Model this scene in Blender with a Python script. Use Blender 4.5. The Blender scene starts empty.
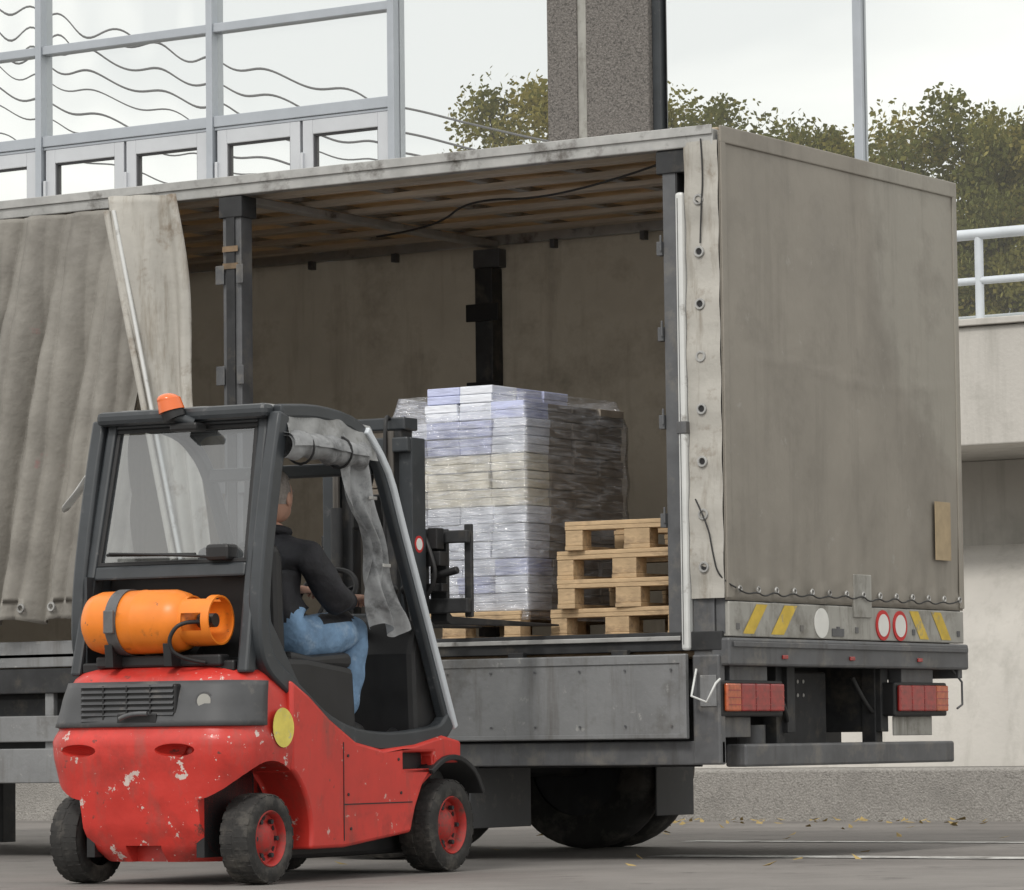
import bpy, bmesh, math, random
from mathutils import Vector, Matrix
random.seed(7)
S=bpy.context.scene
# ---------------------------------------------------------------- helpers
def empty(name,loc=(0,0,0),rz=0):
    e=bpy.data.objects.new(name,None); S.collection.objects.link(e)
    e.location=loc; e.rotation_euler=(0,0,rz); e.empty_display_size=.2
    return e
def mat(name,col,rough=.6,metal=0,var=.15,scale=5,bump=0,bscale=40,dirt=None,spec=.4,stretch=None,trans=0,streaks=None,disc_tint=None):
    m=bpy.data.materials.new(name); m.use_nodes=True
    nt=m.node_tree; N=nt.nodes; L=nt.links
    b=N['Principled BSDF']; b.inputs['Roughness'].default_value=rough; b.inputs['Metallic'].default_value=metal
    b.inputs['Specular IOR Level'].default_value=spec
    tc=N.new('ShaderNodeTexCoord'); src=tc.outputs['Object']; src0=src
    if stretch:
        mp=N.new('ShaderNodeMapping'); mp.inputs['Scale'].default_value=stretch
        L.new(src,mp.inputs[0]); src=mp.outputs[0]
    n=N.new('ShaderNodeTexNoise'); n.inputs['Scale'].default_value=scale; n.inputs['Detail'].default_value=4; n.inputs['Roughness'].default_value=.62
    L.new(src,n.inputs['Vector'])
    r=N.new('ShaderNodeValToRGB'); r.color_ramp.elements[0].position=.3; r.color_ramp.elements[1].position=.7
    r.color_ramp.elements[0].color=(*[c*(1-var) for c in col],1)
    r.color_ramp.elements[1].color=(*[min(1,c*(1+var)) for c in col],1)
    L.new(n.outputs['Fac'],r.inputs[0]); out=r.outputs[0]
    def mixin(fac,dc):
        nonlocal out
        mx=N.new('ShaderNodeMix'); mx.data_type='RGBA'
        L.new(fac,mx.inputs[0]); L.new(out,mx.inputs[6]); mx.inputs[7].default_value=(*dc,1); out=mx.outputs[2]
    def layer(vec,dc,ds,lo,hi,amt=1,det=5):
        n2=N.new('ShaderNodeTexNoise'); n2.inputs['Scale'].default_value=ds; n2.inputs['Detail'].default_value=det; n2.inputs['Roughness'].default_value=.68
        L.new(vec,n2.inputs['Vector'])
        mr=N.new('ShaderNodeMapRange'); mr.inputs['From Min'].default_value=lo; mr.inputs['From Max'].default_value=hi; mr.inputs['To Max'].default_value=amt
        L.new(n2.outputs['Fac'],mr.inputs['Value']); mixin(mr.outputs[0],dc)
    if disc_tint: # (centre, radius, softness, colour, amount): round soft-edged area mixed towards another colour
        vd=N.new('ShaderNodeVectorMath'); vd.operation='DISTANCE'; L.new(src0,vd.inputs[0]); vd.inputs[1].default_value=disc_tint[0]
        mr=N.new('ShaderNodeMapRange'); mr.inputs['From Min'].default_value=disc_tint[1]-disc_tint[2]; mr.inputs['From Max'].default_value=disc_tint[1]+disc_tint[2]; mr.inputs['To Min'].default_value=disc_tint[4]; mr.inputs['To Max'].default_value=0
        L.new(vd.outputs['Value'],mr.inputs['Value']); mixin(mr.outputs[0],disc_tint[3])
    for (dc,ds,lo,hi) in (dirt or []): layer(src,dc,ds,lo,hi)
    if streaks:
        mp=N.new('ShaderNodeMapping'); mp.inputs['Scale'].default_value=streaks[1]; L.new(src0,mp.inputs[0])
        layer(mp.outputs[0],streaks[0],1,streaks[2],streaks[3],streaks[4])
    L.new(out,b.inputs['Base Color'])
    rr=N.new('ShaderNodeMapRange'); rr.inputs['To Min'].default_value=max(0,rough-.12); rr.inputs['To Max'].default_value=min(1,rough+.12)
    L.new(n.outputs['Fac'],rr.inputs['Value']); L.new(rr.outputs[0],b.inputs['Roughness'])
    if bump:
        n3=N.new('ShaderNodeTexNoise'); n3.inputs['Scale'].default_value=bscale; n3.inputs['Detail'].default_value=4
        L.new(src,n3.inputs['Vector'])
        bp=N.new('ShaderNodeBump'); bp.inputs['Strength'].default_value=1; bp.inputs['Distance'].default_value=bump
        L.new(n3.outputs['Fac'],bp.inputs['Height']); L.new(bp.outputs[0],b.inputs['Normal'])
    if trans:
        t=N.new('ShaderNodeBsdfTranslucent'); L.new(out,t.inputs[0])
        mx=N.new('ShaderNodeMixShader'); mx.inputs[0].default_value=trans
        L.new(b.outputs[0],mx.inputs[1]); L.new(t.outputs[0],mx.inputs[2]); L.new(mx.outputs[0],N['Material Output'].inputs[0])
    return m
def sharpen(me,ang=35):
    bm=bmesh.new(); bm.from_mesh(me)
    for f in bm.faces: f.smooth=True
    for e in bm.edges:
        if len(e.link_faces)==2:
            e.smooth = e.calc_face_angle(0)<math.radians(ang)
    bm.to_mesh(me); bm.free()
def obj(name,verts,faces,m,parent=None,smooth=None,bevel=0,fix=True):
    me=bpy.data.meshes.new(name); me.from_pydata([tuple(v) for v in verts],[],faces)
    if fix:
        bm=bmesh.new(); bm.from_mesh(me); bmesh.ops.recalc_face_normals(bm,faces=bm.faces); bm.to_mesh(me); bm.free()
    if m is not None:
        for mm in (m if isinstance(m,(list,tuple)) else [m]): me.materials.append(mm)
    o=bpy.data.objects.new(name,me); S.collection.objects.link(o)
    if parent: o.parent=parent
    if bevel:
        b=o.modifiers.new('bev','BEVEL'); b.width=bevel; b.segments=2; b.limit_method='ANGLE'; b.angle_limit=math.radians(40)
    if smooth: sharpen(me,smooth)
    return o
def boxdata(x,y,z):
    v=[(x[i],y[j],z[k]) for i in(0,1) for j in(0,1) for k in(0,1)]
    f=[(0,1,3,2),(4,6,7,5),(0,4,5,1),(2,3,7,6),(0,2,6,4),(1,5,7,3)]
    return v,f
def box(name,x,y,z,m,parent=None,bevel=.004):
    v,f=boxdata(x,y,z); return obj(name,v,f,m,parent,bevel=bevel)
def multi(name,parts,m,parent=None,bevel=0,smooth=None):
    V=[];F=[];MI=[]
    for p in parts:
        o=len(V); V+=list(p[0]); F+=[tuple(i+o for i in f) for f in p[1]]; MI+=[p[2] if len(p)>2 else 0]*len(p[1])
    ob=obj(name,V,F,m,parent,bevel=bevel,fix=False)
    ob.data.polygons.foreach_set('material_index',MI)
    bm=bmesh.new(); bm.from_mesh(ob.data); bmesh.ops.recalc_face_normals(bm,faces=bm.faces); bm.to_mesh(ob.data); bm.free()
    if smooth: sharpen(ob.data,smooth)
    return ob
def cyldata(p0,p1,r,r2=None,seg=20):
    p0=Vector(p0);p1=Vector(p1); r2=r if r2 is None else r2
    d=(p1-p0).normalized(); a=d.orthogonal().normalized(); b=d.cross(a)
    V=[];F=[]
    for p,q in((p0,r),(p1,r2)):
        for i in range(seg):
            t=2*math.pi*i/seg; V.append(p+a*math.cos(t)*q+b*math.sin(t)*q)
    for i in range(seg): j=(i+1)%seg; F.append((i,j,seg+j,seg+i))
    F.append(tuple(range(seg))[::-1]); F.append(tuple(range(seg,2*seg)))
    return V,F
def cyl(name,p0,p1,r,m,parent=None,r2=None,seg=24,bevel=0):
    v,f=cyldata(p0,p1,r,r2,seg); return obj(name,v,f,m,parent,smooth=40,bevel=bevel)
def tube(name,pts,r,m,parent=None,smooth=True,cyclic=False,res=4):
    cu=bpy.data.curves.new(name,'CURVE'); cu.dimensions='3D'; cu.bevel_depth=r; cu.bevel_resolution=res; cu.use_fill_caps=True
    sp=cu.splines.new('NURBS' if smooth and len(pts)>2 else 'POLY'); sp.points.add(len(pts)-1)
    for i,p in enumerate(pts): sp.points[i].co=(*p,1)
    if sp.type=='NURBS': sp.use_endpoint_u=True; sp.order_u=3
    sp.use_cyclic_u=cyclic; cu.resolution_u=8
    cu.materials.append(m); o=bpy.data.objects.new(name,cu); S.collection.objects.link(o)
    if parent:o.parent=parent
    return o
def prism(name,yz,x0,x1,m,parent=None,bevel=.01):
    n=len(yz); V=[(x0,y,z) for y,z in yz]+[(x1,y,z) for y,z in yz]
    F=[tuple(range(n)),tuple(range(2*n-1,n-1,-1))]+[(i,(i+1)%n,n+(i+1)%n,n+i) for i in range(n)]
    return obj(name,V,F,m,parent,bevel=bevel)
def band(name,path,w,x0,x1,m,parent=None,bevel=.008,sub=3):
    P=[Vector(p) for p in path]; Q=[]
    for i in range(len(P)-1):
        p0=P[max(0,i-1)];p1=P[i];p2=P[i+1];p3=P[min(len(P)-1,i+2)]
        for k in range(sub):
            t=k/sub
            Q.append(.5*((2*p1)+(p2-p0)*t+(2*p0-5*p1+4*p2-p3)*t*t+(3*p1-p0-3*p2+p3)*t**3))
    Q.append(P[-1]); V=[];F=[]
    for i,q in enumerate(Q):
        d=(Q[min(i+1,len(Q)-1)]-Q[max(i-1,0)]).normalized(); nn=Vector((-d.y,d.x))*(w(i/(len(Q)-1)) if callable(w) else w)/2
        a=q+nn;b=q-nn
        V+=[(x0,a.x,a.y),(x1,a.x,a.y),(x1,b.x,b.y),(x0,b.x,b.y)]
    for i in range(len(Q)-1):
        o=i*4
        for k in range(4):
            F.append((o+k,o+(k+1)%4,o+4+(k+1)%4,o+4+k))
    F.append((0,1,2,3)); e=(len(Q)-1)*4; F.append((e,e+1,e+2,e+3))
    return obj(name,V,F,m,parent,bevel=bevel,smooth=40)
def lathe(name,prof,c,m,parent=None,seg=40):
    V=[];F=[]
    for p in prof:
        for i in range(seg):
            t=2*math.pi*i/seg; V.append((c[0]+p[0],c[1]+p[1]*math.cos(t),c[2]+p[1]*math.sin(t)))
    for k in range(len(prof)-1):
        for i in range(seg):
            j=(i+1)%seg; F.append((k*seg+i,k*seg+j,(k+1)*seg+j,(k+1)*seg+i))
    return obj(name,V,F,m,parent,smooth=35)
def apply(o):
    dg=bpy.context.evaluated_depsgraph_get(); dg.update()
    me=bpy.data.meshes.new_from_object(o.evaluated_get(dg)); o.modifiers.clear(); o.data=me
def cut(o,cutters):
    for c in cutters:
        b=o.modifiers.new('b','BOOLEAN'); b.object=c; b.operation='DIFFERENCE'; b.solver='EXACT'
    bpy.context.view_layer.update(); apply(o)
    for c in cutters: bpy.data.objects.remove(c)
def ball(c,r,seg=16,rings=10):
    V=[];F=[]
    for i in range(rings+1):
        ph=math.pi*i/rings
        for j in range(seg):
            t=2*math.pi*j/seg; V.append((c[0]+r[0]*math.sin(ph)*math.cos(t),c[1]+r[1]*math.sin(ph)*math.sin(t),c[2]+r[2]*math.cos(ph)))
    for i in range(rings):
        for j in range(seg):
            k=(j+1)%seg; F.append((i*seg+j,i*seg+k,(i+1)*seg+k,(i+1)*seg+j))
    return V,F
def ellip(name,c,r,m,parent=None,seg=20,rings=12):
    v,f=ball(c,r,seg,rings); o=obj(name,v,f,m,parent); bm=bmesh.new(); bm.from_mesh(o.data); bmesh.ops.remove_doubles(bm,verts=bm.verts,dist=1e-5); bm.to_mesh(o.data); bm.free(); sharpen(o.data,80); return o
def smoothall(o):
    for p in o.data.polygons: p.use_smooth=True
def grid(fn,nu,nv):
    V=[fn(i/nu,j/nv) for j in range(nv+1) for i in range(nu+1)]
    F=[(j*(nu+1)+i,j*(nu+1)+i+1,(j+1)*(nu+1)+i+1,(j+1)*(nu+1)+i) for j in range(nv) for i in range(nu)]
    return V,F
def ring(c,n,R_,r,seg=16,s2=6):
    n=Vector(n).normalized(); a=n.orthogonal().normalized(); b=n.cross(a); c=Vector(c); V=[];F=[]
    for i in range(seg):
        t=2*math.pi*i/seg; d=a*math.cos(t)+b*math.sin(t)
        for j in range(s2):
            u=2*math.pi*j/s2; V.append(c+d*(R_+r*math.cos(u))+n*r*math.sin(u))
    for i in range(seg):
        for j in range(s2):
            F.append((i*s2+j,((i+1)%seg)*s2+j,((i+1)%seg)*s2+(j+1)%s2,i*s2+(j+1)%s2))
    return V,F

# ---------------------------------------------------------------- materials
M={}
M['asphalt']=mat('asphalt_worn',(.19,.178,.168),.85,var=.18,scale=1.2,bump=.006,bscale=70,dirt=[((.26,.245,.23),.35,.5,.75),((.11,.103,.097),2.2,.58,.72)])
M['line']=mat('road_paint_worn',(.55,.55,.53),.7,var=.2,scale=9,dirt=[((.2,.19,.18),6,.5,.6)])
M['plinth']=mat('exposed_aggregate',(.33,.315,.295),.9,var=.22,scale=60,bump=.012,bscale=70,dirt=[((.22,.21,.195),45,.5,.66),((.24,.23,.215),1.4,.5,.7)])
M['column']=mat('pebbledash',(.17,.158,.148),.95,var=.4,scale=60,bump=.02,bscale=55,dirt=[((.09,.085,.08),45,.54,.62)])
M['concrete']=mat('painted_concrete',(.53,.51,.475),.85,var=.08,scale=1.5,bump=.003,bscale=30,dirt=[((.33,.32,.29),1.1,.55,.8)],streaks=((.30,.29,.26),(5,5,.5),.52,.75,.5))
M['frame']=mat('window_frame_aluminium',(.40,.43,.47),.4,.3,var=.06,scale=3)
M['framew']=mat('door_frame_aluminium',(.54,.56,.59),.4,.2,var=.05,scale=3)
M['gasket']=mat('gasket_dark',(.06,.06,.065),.6)
M['rail']=mat('railing_paint',(.58,.62,.66),.4,.1,var=.06)
M['tarp']=mat('tarpaulin_grey',(.255,.235,.203),.6,var=.10,scale=1.3,bump=.004,bscale=9,dirt=[((.18,.165,.142),2.2,.5,.82),((.31,.295,.265),7,.64,.74)],streaks=((.16,.147,.127),(7,7,.55),.52,.74,.5),disc_tint=((0,2.9,3.3),1.36,.05,(.33,.315,.275),.55))
M['tarpl']=mat('tarpaulin_light',(.42,.405,.37),.6,var=.1,scale=3,bump=.006,bscale=14,dirt=[((.20,.16,.12),4,.56,.7)],streaks=((.19,.16,.12),(9,9,1.2),.54,.7,.7))
M['curtain']=mat('curtain_fabric',(.25,.237,.213),.65,var=.10,scale=2,bump=.006,bscale=20,dirt=[((.15,.14,.125),2.2,.5,.8),((.33,.15,.15),1.7,.66,.74)])
M['inner']=mat('inner_tarpaulin',(.31,.275,.225),.8,var=.12,scale=2,bump=.004,bscale=12,dirt=[((.17,.148,.118),2.0,.5,.74)],streaks=((.15,.13,.105),(5,5,.5),.52,.7,.5),trans=.25)
M['roofin']=mat('roof_lining',(.66,.58,.47),.8,var=.12,scale=3,trans=.5)
M['slat']=mat('roof_slats',(.52,.46,.38),.8,var=.25,scale=4,stretch=(.3,4,4))
M['alu']=mat('aluminium_rail',(.42,.42,.41),.45,.4,var=.15,scale=8,dirt=[((.14,.13,.12),5,.55,.7)])
M['white']=mat('white_strip',(.60,.61,.60),.45,.1,var=.08,dirt=[((.3,.29,.27),9,.58,.7)])
M['steel']=mat('painted_steel_grey',(.115,.118,.124),.5,.2,var=.2,scale=7,dirt=[((.19,.18,.165),5,.52,.7)],streaks=((.06,.055,.05),(10,10,1.5),.55,.7,.5))
M['steeld']=mat('dark_steel',(.035,.036,.038),.6,.2,var=.3,scale=8,dirt=[((.08,.072,.062),6,.55,.7)])
M['board']=mat('drop_side_board',(.235,.24,.245),.5,.25,var=.12,scale=3,bump=.002,bscale=30,dirt=[((.12,.115,.105),2.5,.56,.74),((.36,.36,.35),13,.62,.7)],streaks=((.12,.11,.10),(11,11,1.2),.52,.7,.55))
M['black']=mat('black_plastic',(.018,.018,.019),.5,var=.25,scale=8)
M['rubber']=mat('tyre_rubber',(.028,.027,.026),.8,var=.3,scale=14,bump=.002,bscale=60,dirt=[((.09,.083,.073),7,.5,.68)])
M['red']=mat('red_paint_worn',(.56,.038,.028),.36,var=.14,scale=3,dirt=[((.34,.03,.022),5,.52,.72),((.55,.36,.32),16,.65,.68),((.10,.04,.03),9,.66,.72)],spec=.5,streaks=((.24,.06,.045),(8,8,2.5),.55,.72,.6))
M['redcw']=mat('red_counterweight',(.56,.040,.030),.40,var=.16,scale=3,dirt=[((.33,.03,.023),4,.5,.72),((.60,.50,.46),9,.632,.648),((.60,.50,.46),34,.67,.69),((.14,.05,.04),12,.63,.68)],spec=.5,bump=.004,bscale=10,streaks=((.26,.08,.065),(8,8,2.5),.52,.7,.6))
M['rim']=mat('rim_red',(.42,.03,.025),.55,var=.25,scale=12,dirt=[((.12,.06,.05),12,.48,.65)])
M['cab']=mat('cab_frame_grey',(.034,.039,.044),.42,var=.2,scale=6,dirt=[((.10,.10,.10),12,.62,.74)],spec=.5)
M['cabpl']=mat('grey_plastic',(.070,.072,.076),.55,var=.15,scale=6,dirt=[((.14,.13,.12),8,.55,.72)])
M['orange']=mat('gas_bottle_orange',(.80,.22,.02),.38,var=.1,scale=5,dirt=[((.40,.12,.03),9,.58,.72),((.15,.08,.05),16,.66,.72)],spec=.5)
M['beacon']=mat('beacon_orange',(.75,.16,.04),.2,var=.05,spec=.6)
M['yellow']=mat('yellow_sticker',(.70,.59,.12),.5,var=.12,scale=15,dirt=[((.5,.46,.28),20,.58,.66)])
M['amber']=mat('amber_patch',(.36,.28,.175),.6,var=.15,scale=12)
M['plate']=mat('rear_plate_grey',(.35,.345,.32),.5,.2,var=.12,scale=4,dirt=[((.17,.16,.14),5,.5,.72)],streaks=((.14,.13,.11),(10,10,1.5),.52,.68,.6))
M['ystripe']=mat('yellow_stripe',(.58,.41,.06),.5,var=.2,scale=10,dirt=[((.3,.27,.2),9,.55,.66)])
M['signw']=mat('sign_white',(.68,.68,.65),.5,var=.08)
M['signr']=mat('sign_red',(.50,.03,.03),.5,var=.1)
M['lred']=mat('tail_light_red',(.28,.016,.014),.15,var=.3,scale=30,spec=.7)
M['lamb']=mat('tail_light_amber',(.42,.09,.03),.15,var=.3,scale=30,spec=.7)
M['wood']=mat('pallet_wood',(.50,.36,.215),.8,var=.25,scale=6,bump=.002,bscale=40,dirt=[((.27,.19,.12),5,.52,.7)],stretch=(1,3,3))
M['woodd']=mat('pallet_wood_old',(.25,.175,.11),.85,var=.25,scale=6,dirt=[((.12,.09,.06),5,.52,.7)])
M['paperw']=mat('paper_white',(.80,.83,.90),.6,var=.10,scale=9,bump=.004,bscale=18,stretch=(1,1,6))
M['paperb']=mat('paper_lavender',(.54,.58,.80),.6,var=.15,scale=9,bump=.004,bscale=18,stretch=(1,1,5))
M['paperc']=mat('paper_cream',(.82,.78,.66),.6,var=.10,scale=9,bump=.004,bscale=18)
M['card']=mat('cardboard_grey',(.30,.265,.225),.7,var=.2,scale=9)
M['jacket']=mat('black_jacket',(.020,.020,.024),.75,var=.4,scale=14,bump=.02,bscale=10)
M['jeans']=mat('blue_jeans',(.17,.28,.43),.85,var=.30,scale=7,bump=.02,bscale=11,dirt=[((.36,.46,.58),6,.54,.72)])
M['skin']=mat('skin',(.52,.30,.22),.5,var=.08,scale=12)
M['hair']=mat('grey_hair',(.30,.27,.25),.8,var=.3,scale=60)
M['eyew']=mat('eye_white',(.75,.73,.7),.3); M['eyed']=mat('eye_dark',(.03,.02,.015),.2)
M['lips']=mat('lips',(.40,.16,.13),.5)
M['cloth']=mat('cab_cloth_grey',(.25,.255,.255),.65,var=.15,scale=7,bump=.01,bscale=14,dirt=[((.14,.14,.13),6,.52,.7)])
M['clothl']=mat('cab_cloth_light',(.36,.37,.38),.5,var=.2,scale=9,bump=.014,bscale=12,dirt=[((.16,.165,.17),7,.5,.66)],trans=.25)
M['bark']=mat('bark',(.09,.07,.05),.9,var=.3,scale=8)
for i,c in enumerate([(.30,.285,.075),(.20,.21,.055),(.39,.34,.10)]): M['leaf%d'%i]=mat('leaf_%d'%i,c,.7,var=.25,scale=2)
M['fall']=mat('fallen_leaf',(.34,.25,.10),.8,var=.3,scale=9)
M['rope']=mat('cable_black',(.03,.03,.03),.6)
M['wire']=mat('cable_weathered',(.20,.20,.21),.6)
M['chain']=mat('chain_steel',(.12,.11,.1),.4,.7)
def shader(name,build):
    m=bpy.data.materials.new(name); m.use_nodes=True; nt=m.node_tree; nt.nodes.remove(nt.nodes['Principled BSDF']); build(nt,nt.nodes['Material Output']); return m
def b_mirror(nt,out):
    N=nt.nodes;L=nt.links
    g=N.new('ShaderNodeBsdfGlossy'); g.inputs['Roughness'].default_value=0; g.inputs[0].default_value=(.93,.945,.93,1)
    d=N.new('ShaderNodeBsdfDiffuse'); d.inputs[0].default_value=(.36,.36,.34,1)
    mx=N.new('ShaderNodeMixShader'); mx.inputs[0].default_value=.14
    L.new(g.outputs[0],mx.inputs[1]); L.new(d.outputs[0],mx.inputs[2]); L.new(mx.outputs[0],out.inputs[0])
M['glass']=shader('reflective_facade_glass',b_mirror)
def mk_trans(tcol,refl,diff,dcol,streak=False,rough=.03):
    def f(nt,out):
        N=nt.nodes;L=nt.links
        t=N.new('ShaderNodeBsdfTransparent'); t.inputs[0].default_value=(*tcol,1)
        g=N.new('ShaderNodeBsdfGlossy'); g.inputs['Roughness'].default_value=rough; g.inputs[0].default_value=(1,1,1,1)
        d=N.new('ShaderNodeBsdfDiffuse'); d.inputs[0].default_value=(*dcol,1)
        lw=N.new('ShaderNodeLayerWeight'); lw.inputs[0].default_value=.3
        mr=N.new('ShaderNodeMapRange'); mr.inputs['To Min'].default_value=refl; mr.inputs['To Max'].default_value=.8
        L.new(lw.outputs['Fresnel'],mr.inputs['Value'])
        a=N.new('ShaderNodeMixShader'); L.new(t.outputs[0],a.inputs[1]); L.new(d.outputs[0],a.inputs[2])
        if streak:
            tc=N.new('ShaderNodeTexCoord'); mp=N.new('ShaderNodeMapping'); mp.inputs['Rotation'].default_value=(.2,.5,0); mp.inputs['Scale'].default_value=(2.5,2.5,22)
            n=N.new('ShaderNodeTexNoise'); n.inputs['Scale'].default_value=2.2; n.inputs['Detail'].default_value=4
            n.inputs['Distortion'].default_value=1.2
            L.new(tc.outputs['Object'],mp.inputs[0]); L.new(mp.outputs[0],n.inputs['Vector'])
            q=N.new('ShaderNodeMapRange'); q.inputs['From Min'].default_value=.42; q.inputs['From Max'].default_value=.72; q.inputs['To Max'].default_value=diff; q.inputs['To Min'].default_value=diff*.15
            L.new(n.outputs['Fac'],q.inputs['Value']); L.new(q.outputs[0],a.inputs[0])
            bp=N.new('ShaderNodeBump'); bp.inputs['Distance'].default_value=.025; L.new(n.outputs['Fac'],bp.inputs['Height']); L.new(bp.outputs[0],g.inputs['Normal'])
        else: a.inputs[0].default_value=diff
        b=N.new('ShaderNodeMixShader'); L.new(mr.outputs[0],b.inputs[0]); L.new(a.outputs[0],b.inputs[1]); L.new(g.outputs[0],b.inputs[2]); L.new(b.outputs[0],out.inputs[0])
    return f
M['cabglass']=shader('cab_window_glass',mk_trans((.60,.64,.66),.09,.10,(.33,.36,.38)))
M['film']=shader('stretch_film',mk_trans((.98,.98,.99),.14,.42,(.78,.81,.88),True,.10))

# ---------------------------------------------------------------- ground
g=obj('ground',[(-300,-300,0),(300,-300,0),(300,300,0),(-300,300,0)],[(0,1,2,3)],M['asphalt'])
def sheet(x0,x1,y0,y1,z): return ([(x0,y0,z),(x1,y0,z),(x1,y1,z),(x0,y1,z)],[(0,1,2,3)])
multi('road_markings',[sheet(-2.2,14,3.3,3.5,.004),sheet(-.9,14,.75,1.05,.004),sheet(-20,-9,-1.1,-.9,.004)],M['line'])
V=[];F=[]
for i in range(230):
    if i<170: x=random.uniform(-6,4); y=8.25-abs(random.gauss(0,.8))
    else: x=random.uniform(-4,5); y=random.uniform(-1,8)
    s=random.uniform(.02,.045); a=random.uniform(0,6.28); h=random.uniform(.01,.03); o=len(V)
    c,d=math.cos(a)*s,math.sin(a)*s
    V+=[(x-c,y-d,.012),(x+d*.6,y-c*.6,.012+h*.4),(x+c,y+d,.012+h),(x-d*.6,y+c*.6,.014)]; F.append((o,o+1,o+2,o+3))
obj('fallen_leaves',V,F,M['fall'],fix=False)

# ---------------------------------------------------------------- building
B=empty('office_building')
YF=12.0
pl=[(8.3,-.02),(8.3,.36),(8.33,.372),(9.6,.372),(9.6,-.02)]
prism('plinth_kerb',pl,-34,12,M['plinth'],B,bevel=.012)
wl=[(9.0,.374),(9.06,.6),(9.2,1.0),(9.42,1.38),(9.7,1.7),(9.98,1.93),(10.06,2.0),(10.5,2.02),(10.5,2.66),(YF,2.66),(YF,.374)]
o=prism('flared_wall',wl,-34,12,M['concrete'],B,bevel=0); sharpen(o.data,40)
prism('terrace_slab',[(9.0,2.664),(9.0,3.5),(9.02,3.52),(YF+4,3.52),(YF+4,2.664)],-34,12,M['concrete'],B,bevel=.01)
box('terrace_coping',(-34,12),(8.96,9.12),(3.522,3.57),M['concrete'],B,.006)
box('building_core',(-34,12),(YF+.12,YF+8),(3.524,11.5),M['concrete'],B,0)
box('roof_parapet',(-34.2,12.2),(YF-.25,YF+8.2),(11.5,12.2),M['concrete'],B,.02)
def pane(name,x0,x1,z0,z1,warp,lam,y=YF,nx=44,nz=14):
    V=[];F=[]; ph=random.uniform(0,6.28); tz=random.uniform(-1,1)*warp*.5; tx=random.uniform(-1,1)*warp*.4; zc=(z0+z1)/2
    for j in range(nz+1):
        for i in range(nx+1):
            x=x0+(x1-x0)*i/nx; z=z0+(z1-z0)*j/nz
            d=warp*math.sin(2*math.pi*x/lam+ph+.6*math.sin(x*3.1))*(z-zc+.15)+tz*(z-zc)+tx*(x-(x0+x1)/2)
            V.append((x,y+d,z))
    for j in range(nz):
        for i in range(nx):
            a=j*(nx+1)+i; F.append((a,a+1,a+nx+2,a+nx+1))
    o=obj(name,V,F,M['glass'],B,fix=False); smoothall(o)
leftm=[-32.1+2*i for i in range(12)]
fr=[];dfr=[];gk=[]
ZT=7.08; ZD=6.22
for i,x in enumerate(leftm[:-1]):
    x1=x+2
    near = x>-19
    for (za,zb) in((ZT+.04,9.2),(9.28,11.5),(ZD+.05,ZT-.04)):
        pane('window_pane',x+.035,x1-.035,za,zb,.0012,.68,nx=44 if near else 8)
    for (xa,xb) in((x+.06,x+.985),(x+1.015,x+1.94)):
        z0,z1=3.56,ZD-.08
        for p in((xa,xa+.11,z0,z1),(xb-.11,xb,z0,z1),(xa+.11,xb-.11,z1-.13,z1),(xa+.11,xb-.11,z0,z0+.3)):
            dfr.append(boxdata((p[0],p[1]),(YF-.05,YF+.03),(p[2],p[3])))
        for p in((xa+.11,xa+.125,z0+.3,z1-.13),(xb-.125,xb-.11,z0+.3,z1-.13),(xa+.125,xb-.125,z1-.145,z1-.13)):
            gk.append(boxdata((p[0],p[1]),(YF-.03,YF+.02),(p[2],p[3])))
        pane('door_pane',xa+.125,xb-.125,z0+.3,z1-.145,.0005,.9,nx=12)
        dfr.append(boxdata((xb-.075,xb-.045),(YF-.10,YF-.052),(4.5,4.75)))
        dfr.append(boxdata((xa-.01,xa+.02),(YF-.08,YF-.02),(5.7,5.85)))
for x in leftm: fr.append(boxdata((x-.035,x+.035),(YF-.09,YF+.1),(3.53,11.5)))
for i,x in enumerate(leftm[:-1]):
    for z,h in((ZT,.04),(ZD,.05),(9.24,.04)):
        fr.append(boxdata((x+.036,x+1.964),(YF-.07,YF+.1),(z-h,z+h)))
    fr.append(boxdata((x+.036,x+1.964),(YF-.055,YF+.1),(ZD-.08,ZD-.052)))
pane('window_pane',-10.06,-8.46,3.55,11.5,.00008,1.3,nz=30)
rm=[-7.38,-5.5,-3.5,-1.5,.5,2.5,4.5,6.5,8.5,10.5]
for x in rm[1:]: fr.append(boxdata((x-.04,x+.04),(YF-.05,YF+.1),(3.53,11.5)))
for a,b in zip(rm[:-1],rm[1:]): pane('window_pane',a+.045,b-.045,3.56,11.5,.00008,1.3,nz=30)
multi('mullions',fr,M['frame'],B,bevel=.006); multi('door_frames',dfr,M['framew'],B,bevel=.006); multi('gaskets',gk,M['gasket'],B)
YC=YF-.12
box('column_wide',(-8.06,-7.44),(YC,YF+.1),(3.53,11.5),M['column'],B,.01)
box('column_narrow',(-8.45,-8.15),(YC,YF+.1),(3.53,11.5),M['column'],B,.01)
box('column_joint',(-8.15,-8.06),(YC+.02,YF+.1),(3.53,11.5),M['plate'],B,0)
box('column_trim',(-7.437,-7.36),(YC+.06,YF+.1),(3.53,11.5),M['cab'],B,.004)
R=empty('terrace_railing')
cyl('top_rail',(-33,9.3,4.22),(12,9.3,4.22),.04,M['rail'],R)
cyl('mid_rail',(-33,9.3,3.88),(12,9.3,3.88),.028,M['rail'],R)
multi('posts',[cyldata((-3.14+1.5*i,9.3,3.52),(-3.14+1.5*i,9.3,4.2),.032) for i in range(-19,11)],M['rail'],R,smooth=40)

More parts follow.
